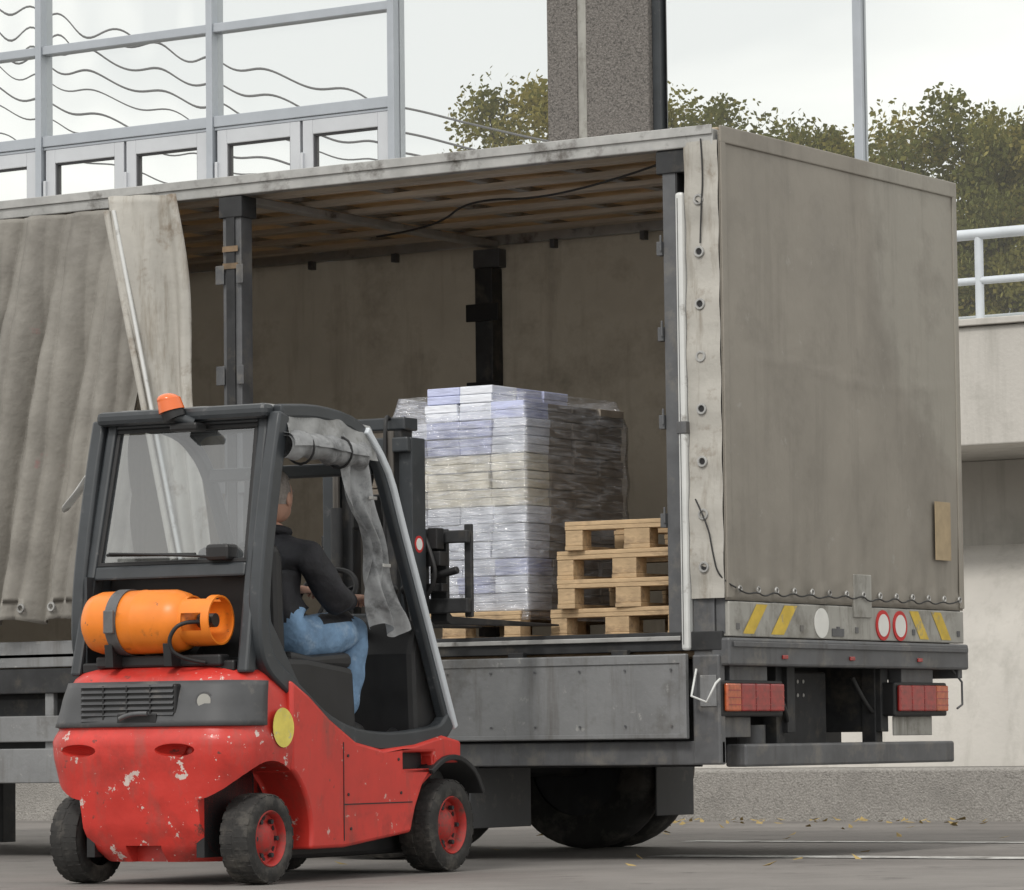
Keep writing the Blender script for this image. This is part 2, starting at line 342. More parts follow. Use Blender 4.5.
# ---------------------------------------------------------------- trees
def tree(name,x,y,h,r,ch,nc=60):
    T=empty(name,(x,y,0)); cz=h-ch/2
    parts=[cyldata((0,0,0),(.1,.05,h-ch*.7),.22,.13,10)]
    cl=[]
    for i in range(nc):
        while True:
            p=Vector((random.uniform(-1,1),random.uniform(-1,1),random.uniform(-1,1)))
            if .3<p.length<1: break
        p=p*(p.length**-.3)
        cl.append((Vector((p.x*r,p.y*r,cz+p.z*ch/2)),random.uniform(.30,.62)*(.8+.1*r)))
    for q,s in cl[:16]:
        b=Vector((.1,.05,h-ch*random.uniform(.6,.9))); parts.append(cyldata(b,q,.06,.015,6))
    multi('trunk',parts,M['bark'],T,smooth=60)
    V=[];F=[];MI=[]
    for q,s in cl:
        base=random.choice([0,0,1,1,2])
        for k in range(380):
            d=Vector((random.gauss(0,1),random.gauss(0,1),random.gauss(0,.8))); d=d.normalized()*s*random.random()**.5*1.25
            c=q+d; a=Vector((random.gauss(0,1),random.gauss(0,1),random.gauss(0,1))).normalized(); b=a.orthogonal().normalized()
            l=random.uniform(.035,.08); o=len(V)
            V+=[c-a*l,c+b*l*.7,c+a*l,c-b*l*.7]; F.append((o,o+1,o+2,o+3)); MI.append(base if random.random()<.7 else random.randint(0,2))
    o=obj('foliage',V,F,[M['leaf0'],M['leaf1'],M['leaf2']],T,fix=False); o.data.polygons.foreach_set('material_index',MI)
tree('autumn_tree',-32.2,-25,13.4,2.5,6.5,120)
tree('autumn_tree',-28.9,-25.5,13.0,2.2,6,90)
tree('autumn_tree',-26.4,-25,12.2,2.0,5.5,80)
tree('autumn_tree',-23.2,-25,12.3,2.5,7,150)
tree('autumn_tree',-20.9,-24.5,11.6,2.4,7,120)
tree('autumn_tree',-34.6,-26.5,11.3,1.7,5,50)
OC=empty('overhead_cables')
for i,(a,b) in enumerate([(0,0),(-.38,-.3),(-.75,-.75),(-1.2,-1.0),(.5,.35),(-1.7,-1.55),(.95,.8)]):
    pts=[]
    for k in range(15):
        t=k/14; x=-58+33*t; z=20.0+a+(9.6-20.0+b-a)*t-1.2*t*(1-t)
        pts.append((x,-18+i*.12,z))
    tube('cable_%d'%i,pts,.017 if i%2 else .024,M['wire'],OC,res=1)
for x,h in((-25,10.6),(-58,21)):
    P=empty('utility_pole',(x,-18,0)); cyl('pole',(0,0,0),(0,0,h),.14,M['steel'],P,r2=.09)
    box('crossarm',(-.1,.1),(-.2,.9),(h-.5,h-.38),M['steel'],P)

# ---------------------------------------------------------------- trailer
T=empty('curtain_side_truck_trailer')
W=2.55; XF=-8.6; ZR=3.55; ZD_=1.10
def rear(u,v):
    y=W*u; z=1.26+(ZR-.01-1.26)*v
    e=math.sin(math.pi*u)**.5*math.sin(math.pi*min(1,v*1.02))**.5 if 0<u<1 and v<.98 else 0
    x=.02+.022*e+.007*math.sin(y*4+z*1.3)*e+.004*math.sin(y*9-z*2.3)*e+ (.006*math.sin(y*21) if v<.04 else 0)+.006*math.sin(y*34.5)*max(0,1-v*6)
    x+=.004*e*math.exp(-((z-2.42-.03*math.sin(y*3))/.012)**2)
    return (x,y,z)
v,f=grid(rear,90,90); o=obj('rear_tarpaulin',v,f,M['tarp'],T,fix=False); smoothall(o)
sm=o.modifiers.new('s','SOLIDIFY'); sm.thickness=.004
box('rear_frame_wall',(-.04,.008),(.012,W-.012),(1.1,ZR-.03),M['steel'],T,0)
for n,y in(('hem_near',(.002,.05)),('hem_far',(W-.05,W-.002))):
    box(n,(.022,.032),y,(1.27,ZR-.03),M['tarp'],T,.004)
box('hem_top',(.02,.033),(0.0,W),(ZR-.07,ZR+.014),M['tarp'],T,.006)
box('hem_far_edge',(-.02,.02),(W+.001,W+.012),(1.27,ZR),M['tarp'],T,.004)
box('repair_patch',(.044,.0475),(2.19,2.37),(1.52,1.83),M['amber'],T,.001)
box('hem_patch',(.024,.040),(1.28,1.47),(1.20,1.42),M['plate'],T,.004)
def strip(u,v):
    x=-.165+.185*u; z=1.27+(ZR-.06-1.27)*v
    return (x,-.012-.012*math.sin(math.pi*u)+.006*math.sin(z*7)*(1-u)+.004*math.sin(z*25),z)
v,f=grid(strip,8,80); o=obj('corner_strip',v,f,M['tarpl'],T,fix=False); smoothall(o)
ey=[1.42+.255*i for i in range(8)]
multi('side_eyelets',[ring((-.08,-.03,z),(0,1,0),.022,.007) for z in ey],M['alu'],T,smooth=60)
multi('side_eyelet_holes',[cyldata((-.08,-.026,z),(-.08,-.0285,z),.02) for z in ey],M['black'],T)
tube('corner_cord',[(-.06+.012*math.sin(i*1.7),-.034,ZR-.05-.17*i) for i in range(4)],.004,M['rope'],T)
tube('corner_cord_lower',[(-.12,-.034,1.75),(-.05,-.036,1.62),(-.03,-.036,1.5),(.0,-.03,1.36),(.05,.05,1.32)],.004,M['rope'],T)
hz=[.1+i*.182 for i in range(14)]
multi('rear_eyelets',[ring((.044,y,1.315),(1,0,0),.014,.005) for y in hz],M['alu'],T,smooth=60)
tube('rear_cord',[(.05 if i%2 else .06,.06+i*.091,1.31-(.03 if i%2 else 0)+random.uniform(-.008,.008)) for i in range(27)],.004,M['rope'],T)
box('roof_skin',(XF,-.0),(.03,W-.02),(ZR,ZR+.010),M['roofin'],T,.004)
box('roof_rail_near',(XF,-.0),(-.022,.05),(ZR-.085,ZR-.002),M['alu'],T,.006)
box('roof_rail_lip',(XF,-.0),(-.034,-.0235),(ZR-.03,ZR+.016),M['alu'],T,.003)
box('roof_rail_far',(XF,-.042),(W-.05,W),(ZR-.1,ZR-.002),M['alu'],T,.006)
box('roof_lining',(XF,-.042),(.052,W-.052),(ZR-.02,ZR-.008),M['roofin'],T,0)
sl=[boxdata((XF+.02,-.05),(y,y+.1),(ZR-.075,ZR-.05)) for y in (.22,.62,1.02,1.42,1.82,2.2)]
multi('roof_slats',sl,M['slat'],T,bevel=.003)
multi('roof_bows',[boxdata((x-.03,x+.03),(.052,W-.052),(ZR-.05,ZR-.0205)) for x in[-.55-.6*i for i in range(14)]],M['alu'],T,bevel=.003)
box('main_bow',(-2.96,-2.88),(.052,W-.052),(ZR-.115,ZR-.0765),M['alu'],T,.006)
tube('roof_cable',[(-.5,.3,ZR-.1),(-1.2,.5,ZR-.19),(-1.9,.7,ZR-.11),(-2.3,1.0,ZR-.2),(-2.9,1.3,ZR-.17)],.006,M['rope'],T)
def far(u,v):
    x=XF+(abs(XF)-.045)*u; z=ZD_+(ZR-.1-ZD_)*v
    return (x,W-.03+.018*math.sin(x*3.3+z*.8)+.008*math.sin(x*9+z*2),z)
v,f=grid(far,120,20); o=obj('far_curtain',v,f,M['inner'],T,fix=False); smoothall(o)
box('front_wall',(XF-.05,XF),(0,W),(1.0,ZR+.01),M['plate'],T,0)
box('far_post',(-2.97,-2.85),(W-.17,W-.06),(ZD_,ZR-.24),M['steeld'],T,.006)
box('far_post_head',(-3.00,-2.82),(W-.14,W-.06),(ZR-.238,ZR-.13),M['steel'],T,.006)
multi('far_post_hinges',[boxdata((-3.02,-2.80),(W-.19,W-.172),(z,z+.1)) for z in(1.5,2.1,2.55,3.0)],M['black'],T,bevel=.003)
multi('rail_hooks',[boxdata((-x,-x+.03),(W-.1,W-.055),(ZR-.15,ZR-.1)) for x in(.7,1.3,1.9,2.5,3.6,4.2,4.8,5.4)],M['steel'],T)
box('near_post',(-2.985,-2.865),(.0,.10),(ZD_,ZR-.09),M['steel'],T,.006)
box('near_post_channel',(-2.955,-2.90),(-.012,-.001),(ZD_+.1,ZR-.16),M['steeld'],T,.002)
multi('near_post_hinges',[boxdata((a,b),(-.02,-.0135),(z,z+h)) for z,h in((1.35,.1),(1.9,.1),(2.47,.1),(3.0,.1)) for a,b in((-3.02,-2.965),(-2.885,-2.84))],M['steel'],T,bevel=.003)
multi('near_post_labels',[boxdata((-2.975,-2.875),(-.017,-.0145),(z,z+.03)) for z in(3.17,3.08)],M['woodd'],T)
box('near_post_head',(-3.0,-2.85),(-.015,.12),(ZR-.2,ZR-.088),M['steeld'],T,.006)
box('rear_post',(-.30,-.225),(.0,.09),(ZD_-.02,ZR-.09),M['steel'],T,.005)
box('rear_post_seal',(-.222,-.215),(.0,.1),(ZD_,ZR-.09),M['black'],T,.001)
box('curtain_tension_tube',(-.212,-.168),(-.035,.03),(1.02,ZR-.30),M['white'],T,.014)
multi('curtain_tension_grooves',[boxdata((-.198,-.194),(-.0365,-.0352),(1.05,ZR-.33))],M['steel'],T)
box('curtain_tension_joint',(-.218,-.162),(-.04,.034),(2.07,2.13),M['steel'],T,.004)
box('corner_pillar',(-.16,-.045),(.0,.12),(.95,ZR-.09),M['steel'],T,.004)
multi('rear_post_latches',[boxdata((-.335,-.302),(-.008,.03),(z,z+.07)) for z in(1.62,2.1,2.53,2.95)]+[boxdata((-.31,-.30),(-.02,-.009),(z+.02,z+.10)) for z in(1.62,2.1,2.53,2.95)],M['steel'],T,bevel=.004)
box('rear_post_head',(-.33,-.16),(-.01,.1),(ZR-.2,ZR-.088),M['steeld'],T,.005)
box('floor',(XF,-.045),(.03,W-.035),(.99,ZD_),M['woodd'],T,.004)
box('side_rail',(XF,-.0),(-.012,.028),(1.02,ZD_+.012),M['steeld'],T,.004)
box('side_rail_lip',(XF,-.22),(-.03,-.0135),(ZD_-.03,ZD_-.008),M['alu'],T,.003)
box('far_side_rail',(XF,-.0),(W-.03,W+.018),(.9,ZD_-.055),M['steel'],T,.004)
box('drop_board',(-3.1,-.17),(-.065,-.035),(.595,1.005),M['board'],T,.006)
multi('board_edges',[boxdata((-3.1,-.17),(-.072,-.0655),(.96,1.0)),boxdata((-3.1,-.17),(-.070,-.0655),(.6,.62)),boxdata((-.2,-.165),(-.076,-.073),(.6,1.0))],M['board'],T,bevel=.002)
multi('board_hinges',[boxdata((x,x+.09),(-.05,-.012),(1.0,1.03)) for x in(-.6,-1.2,-1.8,-2.4)],M['steeld'],T,bevel=.004)
multi('board_rivets',[cyldata((-.25-.26*i,-.07,z),(-.25-.26*i,-.075,z),.006,seg=8) for i in range(10) for z in(.66,.93)],M['steel'],T)
box('drop_board_closed_front',(XF,-3.14),(-.03,-.013),(1.02,1.16),M['board'],T,.005)
box('side_frame_mid',(XF,-3.14),(-.02,.02),(.88,1.015),M['steeld'],T,.006)
multi('side_guard',[boxdata((XF+1,-2.9),(-.03,.0),(.62,.76)),boxdata((XF+1,-2.9),(-.03,.0),(.4,.585))]+[boxdata((x,x+.06),(.001,.04),(.4,.9)) for x in(-3.2,-4.2,-4.9,-6.5)],M['board'],T,bevel=.006)
box('side_skirt',(-3.4,-.005),(-.012,.02),(.47,.585),M['steel'],T,.006)
box('side_inner_panel',(-8.0,-.2),(.12,.14),(.46,.98),M['steeld'],T,.004)
box('skirt_corner',(-.155,-.005),(-.03,.03),(.47,1.0),M['steel'],T,.01)
box('skirt_corner_plate',(-.11,-.02),(-.036,-.031),(.75,.9),M['board'],T,.003)
tube('step_bracket',[(-.12,-.05,.93),(-.12,-.1,.80),(-.03,-.11,.77),(.01,-.09,.86),(.01,-.05,.88)],.006,M['white'],T,smooth=False)
box('rear_plate',(-.02,.03),(.015,W-.015),(1.085,1.255),M['plate'],T,.006)
box('rear_crossmember',(-.06,.045),(-.01,W+.01),(.945,1.08),M['steel'],T,.012)
box('rear_crossmember_lip',(.046,.058),(.02,W-.02),(1.035,1.06),M['steel'],T,.003)
def para(y0,y1,z0,z1,sh,x): return ([(x,y0,z0),(x,y1,z0),(x,y1+sh,z1),(x,y0+sh,z1)],[(0,1,2,3)])
st=[(.14,.25),(.42,.55),(2.02,2.12),(2.27,2.38)]
multi('hazard_stripes',[para(a,b,1.1,1.245,(.14 if a<1.2 else -.12),.0325) for a,b in st],M['ystripe'],T)
def disc(y,z,r,x0,x1): return cyldata((x0,y,z),(x1,y,z),r,seg=28)
multi('speed_disc_rims',[disc(y,1.165,.078,.031,.036) for y in(1.60,1.79)],M['signr'],T)
multi('speed_disc_faces',[disc(y,1.165,.058,.0365,.038) for y in(1.60,1.79)]+[disc(.94,1.165,.075,.031,.034)],M['signw'],T)
multi('plate_bits',[boxdata((.031,.035),(a,a+.03),(1.12,1.15)) for a in(.08,.72,1.1,1.3,1.93,2.45)]+[boxdata((.031,.037),(1.05,1.17),(1.1,1.14))],M['steel'],T)
multi('underlights',[boxdata((.046,.056),(a,a+.05),(.98,1.0)) for a in(.5,1.2,1.95)],M['lred'],T,bevel=.003)
for nm,y0,y1 in(('tail_light_near',.0,.57),('tail_light_far',1.80,2.36)):
    box(nm+'_housing',(-.08,.0),(y0-.02,y1+.02),(.70,.875),M['black'],T,.01)
    n=4; w=(y1-y0)/n
    ms=['lamb','lred','lred','lred'] if y0<1 else ['lred','lred','lred','lamb']
    for i in range(n): box(nm+'_lens_%d'%i,(.001,.022),(y0+w*i+.002,y0+w*(i+1)-.002),(.725,.86),M[ms[i]],T,.008)
    multi(nm+'_ribs',[boxdata((.0225,.025),(y0+.01,y1-.01),(z,z+.004)) for z in(.755,.79,.825)],M['lred'],T)
    box(nm+'_bracket',(-.1,-.02),(y0+.1,y1-.1),(.87,.946),M['steel'],T,.004)
box('number_plate_far',(-.06,-.05),(1.86,2.30),(.60,.70),M['plate'],T,.004)
box('number_plate_near',(-.06,-.05),(.06,.35),(.60,.70),M['steel'],T,.004)
box('underrun_bumper',(-.1,.02),(.18,2.42),(.457,.568),M['steel'],T,.012)
box('bumper_bracket_near',(-.18,-.1),(.7,.78),(.5,.95),M['steeld'],T,.004)
box('bumper_bracket_far',(-.18,-.1),(1.75,1.83),(.5,.95),M['steeld'],T,.004)
for y in(.76,1.76): box('chassis_beam',(XF,-.07),(y,y+.08),(.62,.985),M['steeld'],T,.004)
multi('cross_members',[boxdata((x,x+.06),(.05,W-.05),(.90,.985)) for x in[-.5-.5*i for i in range(16)]],M['steeld'],T)
box('cross_panel',(-.75,-.70),(.1,W-.05),(.47,.985),M['steeld'],T,.004)
box('tool_box',(-.55,-.25),(.86,1.5),(.54,.93),M['steeld'],T,.01)
multi('tool_box_holes',[cyldata((-.249,.95+.06*i,.88-.07*j),(-.246,.95+.06*i,.88-.07*j),.010,seg=8) for i in range(6) for j in range(2)],M['alu'],T)
cyl('air_tank',(-.45,.35,.72),(-.45,.74,.72),.12,M['steel'],T)
cyl('lamp_canister',(-.2,.62,.55),(-.2,.62,.66),.07,M['steel'],T)
tube('rear_hose',[(-.15,1.6,.9),(-.1,1.65,.75),(-.14,1.9,.68),(-.16,2.1,.8)],.012,M['rope'],T)
tube('rear_hose_b',[(-.05,.62,.83),(-.04,.72,.7),(-.1,.8,.66)],.012,M['rope'],T)
tube('reflector_arm',[(-.03,2.5,.95),(.0,2.56,.88),(.0,2.56,.76),(.0,2.5,.74)],.006,M['steel'],T,smooth=False)
for x in(-2.06,-3.36):
    cyl('axle',(x,.3,.47),(x,W-.3,.47),.07,M['steeld'],T)
    for y in(.06,.34,W-.34,W-.06):
        yy=y+(.13 if y<1.2 else -.13)
        V=[];F=[];prof=[(-.125,.29),(-.13,.33),(-.125,.42),(-.10,.462),(-.05,.472),(.05,.472),(.10,.462),(.125,.42),(.13,.33),(.125,.29)]
        seg=40
        for a,r in prof:
            for i in range(seg):
                t=2*math.pi*i/seg; V.append((x+r*math.cos(t),yy+a,.472+r*math.sin(t)))
        for k in range(len(prof)-1):
            for i in range(seg): j=(i+1)%seg; F.append((k*seg+i,k*seg+j,(k+1)*seg+j,(k+1)*seg+i))
        obj('tyre',V,F,M['rubber'],T,smooth=50)
        cyl('wheel_rim',(x,yy-.11*1,.472),(x,yy+.11,.472),.292,M['steeld'],T,seg=32)
    cyl('hub_near',(x,.03,.472),(x,.12,.472),.10,M['steel'],T)
box('mudflap_near',(-1.50,-1.488),(.04,.60),(.16,.56),M['cabpl'],T,.004)
box('mudflap_far',(-1.58,-1.568),(W-.56,W-.16),(.18,.56),M['cabpl'],T,.004)
for y in(.5,2.0): box('landing_leg',(-6.3,-6.18),(y,y+.12),(.02,.95),M['steeld'],T,.004)
box('under_tank',(-4.9,-4.0),(.1,.7),(.42,.9),M['steeld'],T,.05)
# ---- near curtain, bunched
def sh(t,p=.75): return math.copysign(abs(math.sin(t))**p,math.sin(t))
def ridge(t): # rounded ridge with a pinched valley, 0..1
    return abs(math.sin(t*.5))**.8
def cur(u,v):
    z=1.245+(ZR-.10-1.245)*v; dz=(ZR-.1-z)
    xr=-3.56+.10*min(1,dz)-.02*math.sin(z*3)
    x=xr-(xr-XF)*(1-u)
    s=x+(.24+.05*math.sin(x*1.9))*dz
    env=min(1,.40+dz*.55)
    ph=s*19+1.3*math.sin(s*3.1+.5)+.5*math.sin(z*1.6+s*2)
    a1=.17*(.75+.25*math.sin(s*4.3+1.2))
    y=-.04-env*(a1*ridge(ph)+.04*ridge(s*43+z*1.4+1.5*math.sin(z*2.1)))
    y-=.008*math.sin(z*13+x*11)*math.sin(z*5+x*3)
    z2=z+ (.03*ridge(ph) if v<.05 else 0)
    return (x,min(y,-.037),z2)
v,f=grid(cur,900,90); o=obj('side_curtain',v,f,M['curtain'],T,fix=False); smoothall(o)
sm=o.modifiers.new('s','SOLIDIFY'); sm.thickness=.005
def curp(x,z):
    best=None
    for i in range(901):
        p=cur(i/900,(z-1.245)/(ZR-.1-1.245))
        if best is None or abs(p[0]-x)<abs(best[0]-x): best=p
    return best
multi('curtain_eyelets',[ring((p[0],p[1]-.014,p[2]),(0,1,0),.02,.007) for p in[curp(-3.62-.2*i,1.31) for i in range(10)]],M['alu'],T,smooth=60)
def flap(u,v):
    s=v; z=ZR-.07-1.95*s
    xl=-3.53+.46*s; xr=-3.16+.20*s+.02*math.sin(s*9)
    x=xl+(xr-xl)*u
    return (x,-.27-.025*math.sin(u*6+s*3)-.02*math.sin(s*8+u*2)-.018*math.sin(u*15+s*4)+.12*u,z)
v,f=grid(flap,24,50); o=obj('curtain_end_flap',v,f,M['tarpl'],T,fix=False); smoothall(o)
sm=o.modifiers.new('s','SOLIDIFY'); sm.thickness=.005
tube('flap_tube',[(-3.51+.43*s,-.315,ZR-.15-1.85*s) for s in(0,.25,.5,.75,1)],.018,M['tarpl'],T)
tube('flap_tube_b',[(-3.465+.43*s,-.312,ZR-.15-1.85*s) for s in(0,.25,.5,.75,1)],.011,M['white'],T)
def roll(u,v):
    t=2*math.pi*u; r=(.034+.004*math.sin(3*t+v*5))*(1 if 0<v<1 else .55)
    return (-3.69+.17*v+.5*r*math.cos(t), -.45+r*math.sin(t), 1.83+.17*v+r*math.cos(t)*.8)
v,f=grid(roll,24,10); o=obj('rolled_strap',v,f,M['white'],T,fix=False); smoothall(o)

# ---------------------------------------------------------------- pallets and load
def pallet(name,x0,y0,z0,m,w=.8,l=1.2,rz=0):
    parts=[]
    for x in(0,w/2-.0725,w-.1):
        bw=.145 if x==w/2-.0725 else .1
        parts.append(boxdata((x,x+bw),(0,l),(0,.022)))
        for y in(0,l/2-.07,l-.1):
            parts.append(boxdata((x+.002,x+bw-.002),(y+.003,y+.1),(.0225,.0995)))
    for y in(0,l/2-.07,l-.1): parts.append(boxdata((0,w),(y,y+.1),(.10,.121)))
    k=7
    for i in range(k):
        a=i*(l-.1)/(k-1); parts.append(boxdata((random.uniform(-.004,.004),w+random.uniform(-.004,.004)),(a,a+.1),(.1215,.143)))
    E=empty(name,(x0,y0,z0),rz)
    multi('boards',parts,m,E,bevel=.003)
    return E
for i in range(4):
    pallet('wooden_pallet',-1.04+random.uniform(-.03,.03)+.02*i,.10+random.uniform(-.02,.05),ZD_+.002+.144*i,M['wood'],rz=math.radians([-3,2.5,-2,4][i]))
pallet('wooden_pallet',-2.02,.10,ZD_+.002,M['wood'])
Lo=empty('shrink_wrapped_load')
parts=[]; z=ZD_+.15; lay=0
x0,x1,y0,y1=-2.00,-1.20,.13,1.08
while lay<13:
    h=.088
    kind = 2 if 6<=lay<=8 else (0 if lay<6 else 1)
    nx=4; ny=4
    for i in range(nx):
        for j in range(ny):
            if lay>=11 and (i==0): continue
            if lay==12 and (i==3 or j==3): continue
            w=(x1-x0)/nx; d=(y1-y0)/ny
            a=x0+i*w+random.uniform(-.012,.012); b=y0+j*d+random.uniform(-.012,.012)
            mi=kind
            if kind==1 and random.random()<.5: mi=0
            if kind==0 and random.random()<.12: mi=1
            if i==nx-1 and j>0: mi=3
            parts.append((*boxdata((a+.002,a+w-.002),(b+.002,b+d-.002),(z+.001,z+h*.5-.002)),mi))
            a+=random.uniform(-.006,.006)
            parts.append((*boxdata((a+.002,a+w-.002),(b+.002,b+d-.002),(z+h*.5,z+h-random.uniform(.002,.006))),mi))
    z+=h; lay+=1
multi('cartons',parts,[M['paperw'],M['paperb'],M['paperc'],M['card']],Lo,bevel=.004)
Vv=[];Ff=[]
per=[]; n=40
for k in range(n): per.append((x0-.02+(x1-x0+.04)*k/n,y0-.018))
for k in range(n): per.append((x1+.02,y0-.018+(y1-y0+.04)*k/n))
for k in range(n): per.append((x1+.02-(x1-x0+.04)*k/n,y1+.022))
for k in range(n): per.append((x0-.02,y1+.022-(y1-y0+.04)*k/n))
NZ=50
for j in range(NZ+1):
    zz=ZD_+.10+(z-.04-ZD_-.1)*j/NZ
    for i,(a,b) in enumerate(per):
        cx,cy=(x0+x1)/2,(y0+y1)/2
        q=.006*math.sin(i*.9+zz*22)+.005*math.sin(i*.37-zz*31)
        shk=1-.10*max(0,(j/NZ-.88)/.12)
        Vv.append((cx+(a-cx)*(shk+q),cy+(b-cy)*(shk+q),zz))
for j in range(NZ):
    for i in range(4*n):
        k=(i+1)%(4*n); Ff.append((j*4*n+i,j*4*n+k,(j+1)*4*n+k,(j+1)*4*n+i))
o=obj('stretch_film',Vv,Ff,M['film'],Lo,fix=False); smoothall(o)
Lb=empty('shrink_wrapped_load')
parts=[]
for lay in range(10):
    for i in range(3):
        for j in range(3):
            a=-2.95+i*.28+random.uniform(-.01,.01); b=1.25+j*.32
            parts.append((*boxdata((a,a+.272),(b,b+.31),(ZD_+.15+lay*.105,ZD_+.15+lay*.105+.1)),0))
multi('cartons',parts,[M['card']],Lb,bevel=.005)

# ---------------------------------------------------------------- forklift
FX=(-1.043,-2.975,0)
FK=empty('forklift_truck',FX,math.radians(4.3))
def outline(hw,yb,yf=.18,rc=.16,bow=.035):
    P=[]
    for k in range(5): P.append((hw,yf+(yb+rc-yf)*k/5))
    for k in range(9):
        t=math.pi/2*k/8; P.append((hw-rc+rc*math.cos(t),yb+rc-rc*math.sin(t)))
    nb=12
    for k in range(1,nb): P.append(((hw-rc)*(1-2*k/nb),yb))
    for k in range(9):
        t=math.pi/2*(1-k/8); P.append((-(hw-rc)-rc*math.cos(t),yb+rc-rc*math.sin(t)))
    for k in range(1,6): P.append((-hw,yb+rc+(yf-yb-rc)*k/5))
    return [(x,y-bow*max(0,1-(x/hw)**2)*(1 if y<yf*.5 else 0)) for x,y in P]
def interp(levels,z):
    for a,b in zip(levels[:-1],levels[1:]):
        if a[0]<=z<=b[0]:
            t=(z-a[0])/(b[0]-a[0]); t=t*t*(3-2*t)*.4+t*.6
            return a[1]+(b[1]-a[1])*t,a[2]+(b[2]-a[2])*t
    return levels[-1][1:]
LV=[(.10,.30,-.13),(.16,.37,-.18),(.26,.44,-.215),(.42,.485,-.24),(.56,.505,-.26),(.625,.508,-.262),(.66,.495,-.235),(.78,.48,-.20),(.875,.468,-.165),(.915,.44,-.12),(.935,.40,-.07)]
def loft(name,z0,z1,nz,m,off=0,lo=None,hi=None,closed=True):
    V=[];F=[]; zs=[z0+(z1-z0)*k/nz for k in range(nz+1)]
    for zz in zs:
        hw,yb=interp(LV,zz); P=outline(hw+off,yb-off)
        if lo is not None: P=P[lo:hi]
        V+=[(x,y,zz) for x,y in P]; n=len(P)
    for k in range(len(zs)-1):
        for i in range(n if closed else n-1):
            j=(i+1)%n; F.append((k*n+i,k*n+j,(k+1)*n+j,(k+1)*n+i))
    if closed: F.append(tuple(range(n))); F.append(tuple(range((len(zs)-1)*n,len(zs)*n)))
    return obj(name,V,F,m,FK)
cw=loft('counterweight',.10,.935,34,M['redcw'])
cs=[]
for s in(1,-1):
    v,f=cyldata((s*.30,0.02,.21),(s*.75,.02,.21),.315,seg=40); cs.append(obj('c',v,f,None,FK))
    v,f=ball((s*.25-.04,-.30,.575),(.10,.09,.028)); c=obj('c',v,f,None,FK); bm=bmesh.new(); bm.from_mesh(c.data); bmesh.ops.remove_doubles(bm,verts=bm.verts,dist=1e-5); bm.to_mesh(c.data); bm.free(); cs.append(c)
v,f=cyldata((.235,-.5,.565),(.235,-.2,.565),.022,seg=16); cs.append(obj('c',v,f,None,FK))
v,f=boxdata((-.09,.09),(-.5,-.12),(.02,.17)); cs.append(obj('c',v,f,None,FK))
cut(cw,cs); sharpen(cw.data,32)
n_all=len(outline(.5,-.2))
o=loft('rear_cover_panel',.675,.865,8,M['cabpl'],off=.006,lo=4,hi=n_all-6,closed=False); sm=o.modifiers.new('s','SOLIDIFY'); sm.thickness=.02; sm.offset=0; sharpen(o.data,60)
box('vent_opening',(-.29,.20),(-.262,-.20),(.685,.855),M['black'],FK,.01)
multi('vent_slats',[([(-.28,-.272,z),(.19,-.272,z),(.19,-.262,z+.012),(-.28,-.262,z+.012),(-.28,-.262,z-.004),(.19,-.262,z-.004)],[(0,1,2,3),(0,4,5,1)]) for z in[.70+.024*i for i in range(7)]],M['cabpl'],FK)
multi('vent_bars',[boxdata((x,x+.008),(-.27,-.262),(.69,.85)) for x in(-.17,-.05,.07)],M['black'],FK)
box('hitch_recess',(-.09,.11),(-.278,-.262),(.69,.73),M['black'],FK,.004)
tube('hitch_pin',[(-.06,-.30,.71),(.0,-.31,.735),(.08,-.30,.73)],.010,M['steel'],FK)
cyl('rear_lamp',(.31,-.18,.78),(.325,-.232,.78),.040,M['cabpl'],FK)
cyl('rear_lamp_lens',(.325,-.233,.78),(.326,-.238,.78),.031,M['plate'],FK)
o=obj('warning_sticker',[(.5115-.04*max(0,.115*math.sin(t*math.pi/14)-.02),.10+.085*math.cos(t*math.pi/14),.665+.085*math.sin(t*math.pi/14)) for t in range(28)],[tuple(range(28))],M['yellow'],FK)
side=[(.178,.14),(.62,.14),(1.19,.19),(1.235,.30),(1.30,.40),(1.40,.475),(1.52,.50),(1.66,.50),(1.66,.60),(1.50,.625),(1.25,.585),(.95,.565),(.72,.60),(.5,.70),(.33,.80),(.178,.87)]
sb=prism('side_body',side,-.506,.506,M['red'],FK,bevel=0)
cc=[]
for s in(1,-1):
    v,f=cyldata((s*.30,0.02,.21),(s*.75,.02,.21),.3149,seg=40); cc.append(obj('c',v,f,None,FK))
    v,f=boxdata(sorted((s*.43,s*.7)),(1.13,1.40),(.475,.55)); cc.append(obj('c',v,f,None,FK))
cut(sb,cc)
b=sb.modifiers.new('bev','BEVEL'); b.width=.018; b.segments=3; b.limit_method='ANGLE'; b.angle_limit=math.radians(50)
sharpen(sb.data,30)
for s in(1,-1):
    box('step_slot',sorted((s*.425,s*.44)),(1.12,1.41),(.47,.555),M['black'],FK,0)
    multi('seams',[boxdata(sorted((s*.5065,s*.5085)),(.60,.605),(.17,.60)),boxdata(sorted((s*.5065,s*.5085)),(.605,1.2),(.325,.33))],M['black'],FK)
    multi('panel_screws',[cyldata((s*.506,y,z),(s*.5105,y,z),.007,seg=8) for y,z in((.64,.37),(.64,.54),(1.1,.37),(1.08,.52),(.66,.22))],M['steeld'],FK)
    band('front_fender',[(1.36,.46),(1.48,.515),(1.62,.52),(1.76,.46),(1.84,.36)],.025,s*.34,s*.525,M['black'],FK,.005)
    box('inner_arch',sorted((s*.26,s*.30)),(-.2,.34),(.12,.5),M['black'],FK,0)
box('chassis',(-.30,.30),(.2,1.75),(.09,.5),M['black'],FK,.02)
cyl('steer_axle',(-.36,0,.2),(.36,0,.2),.05,M['steeld'],FK)
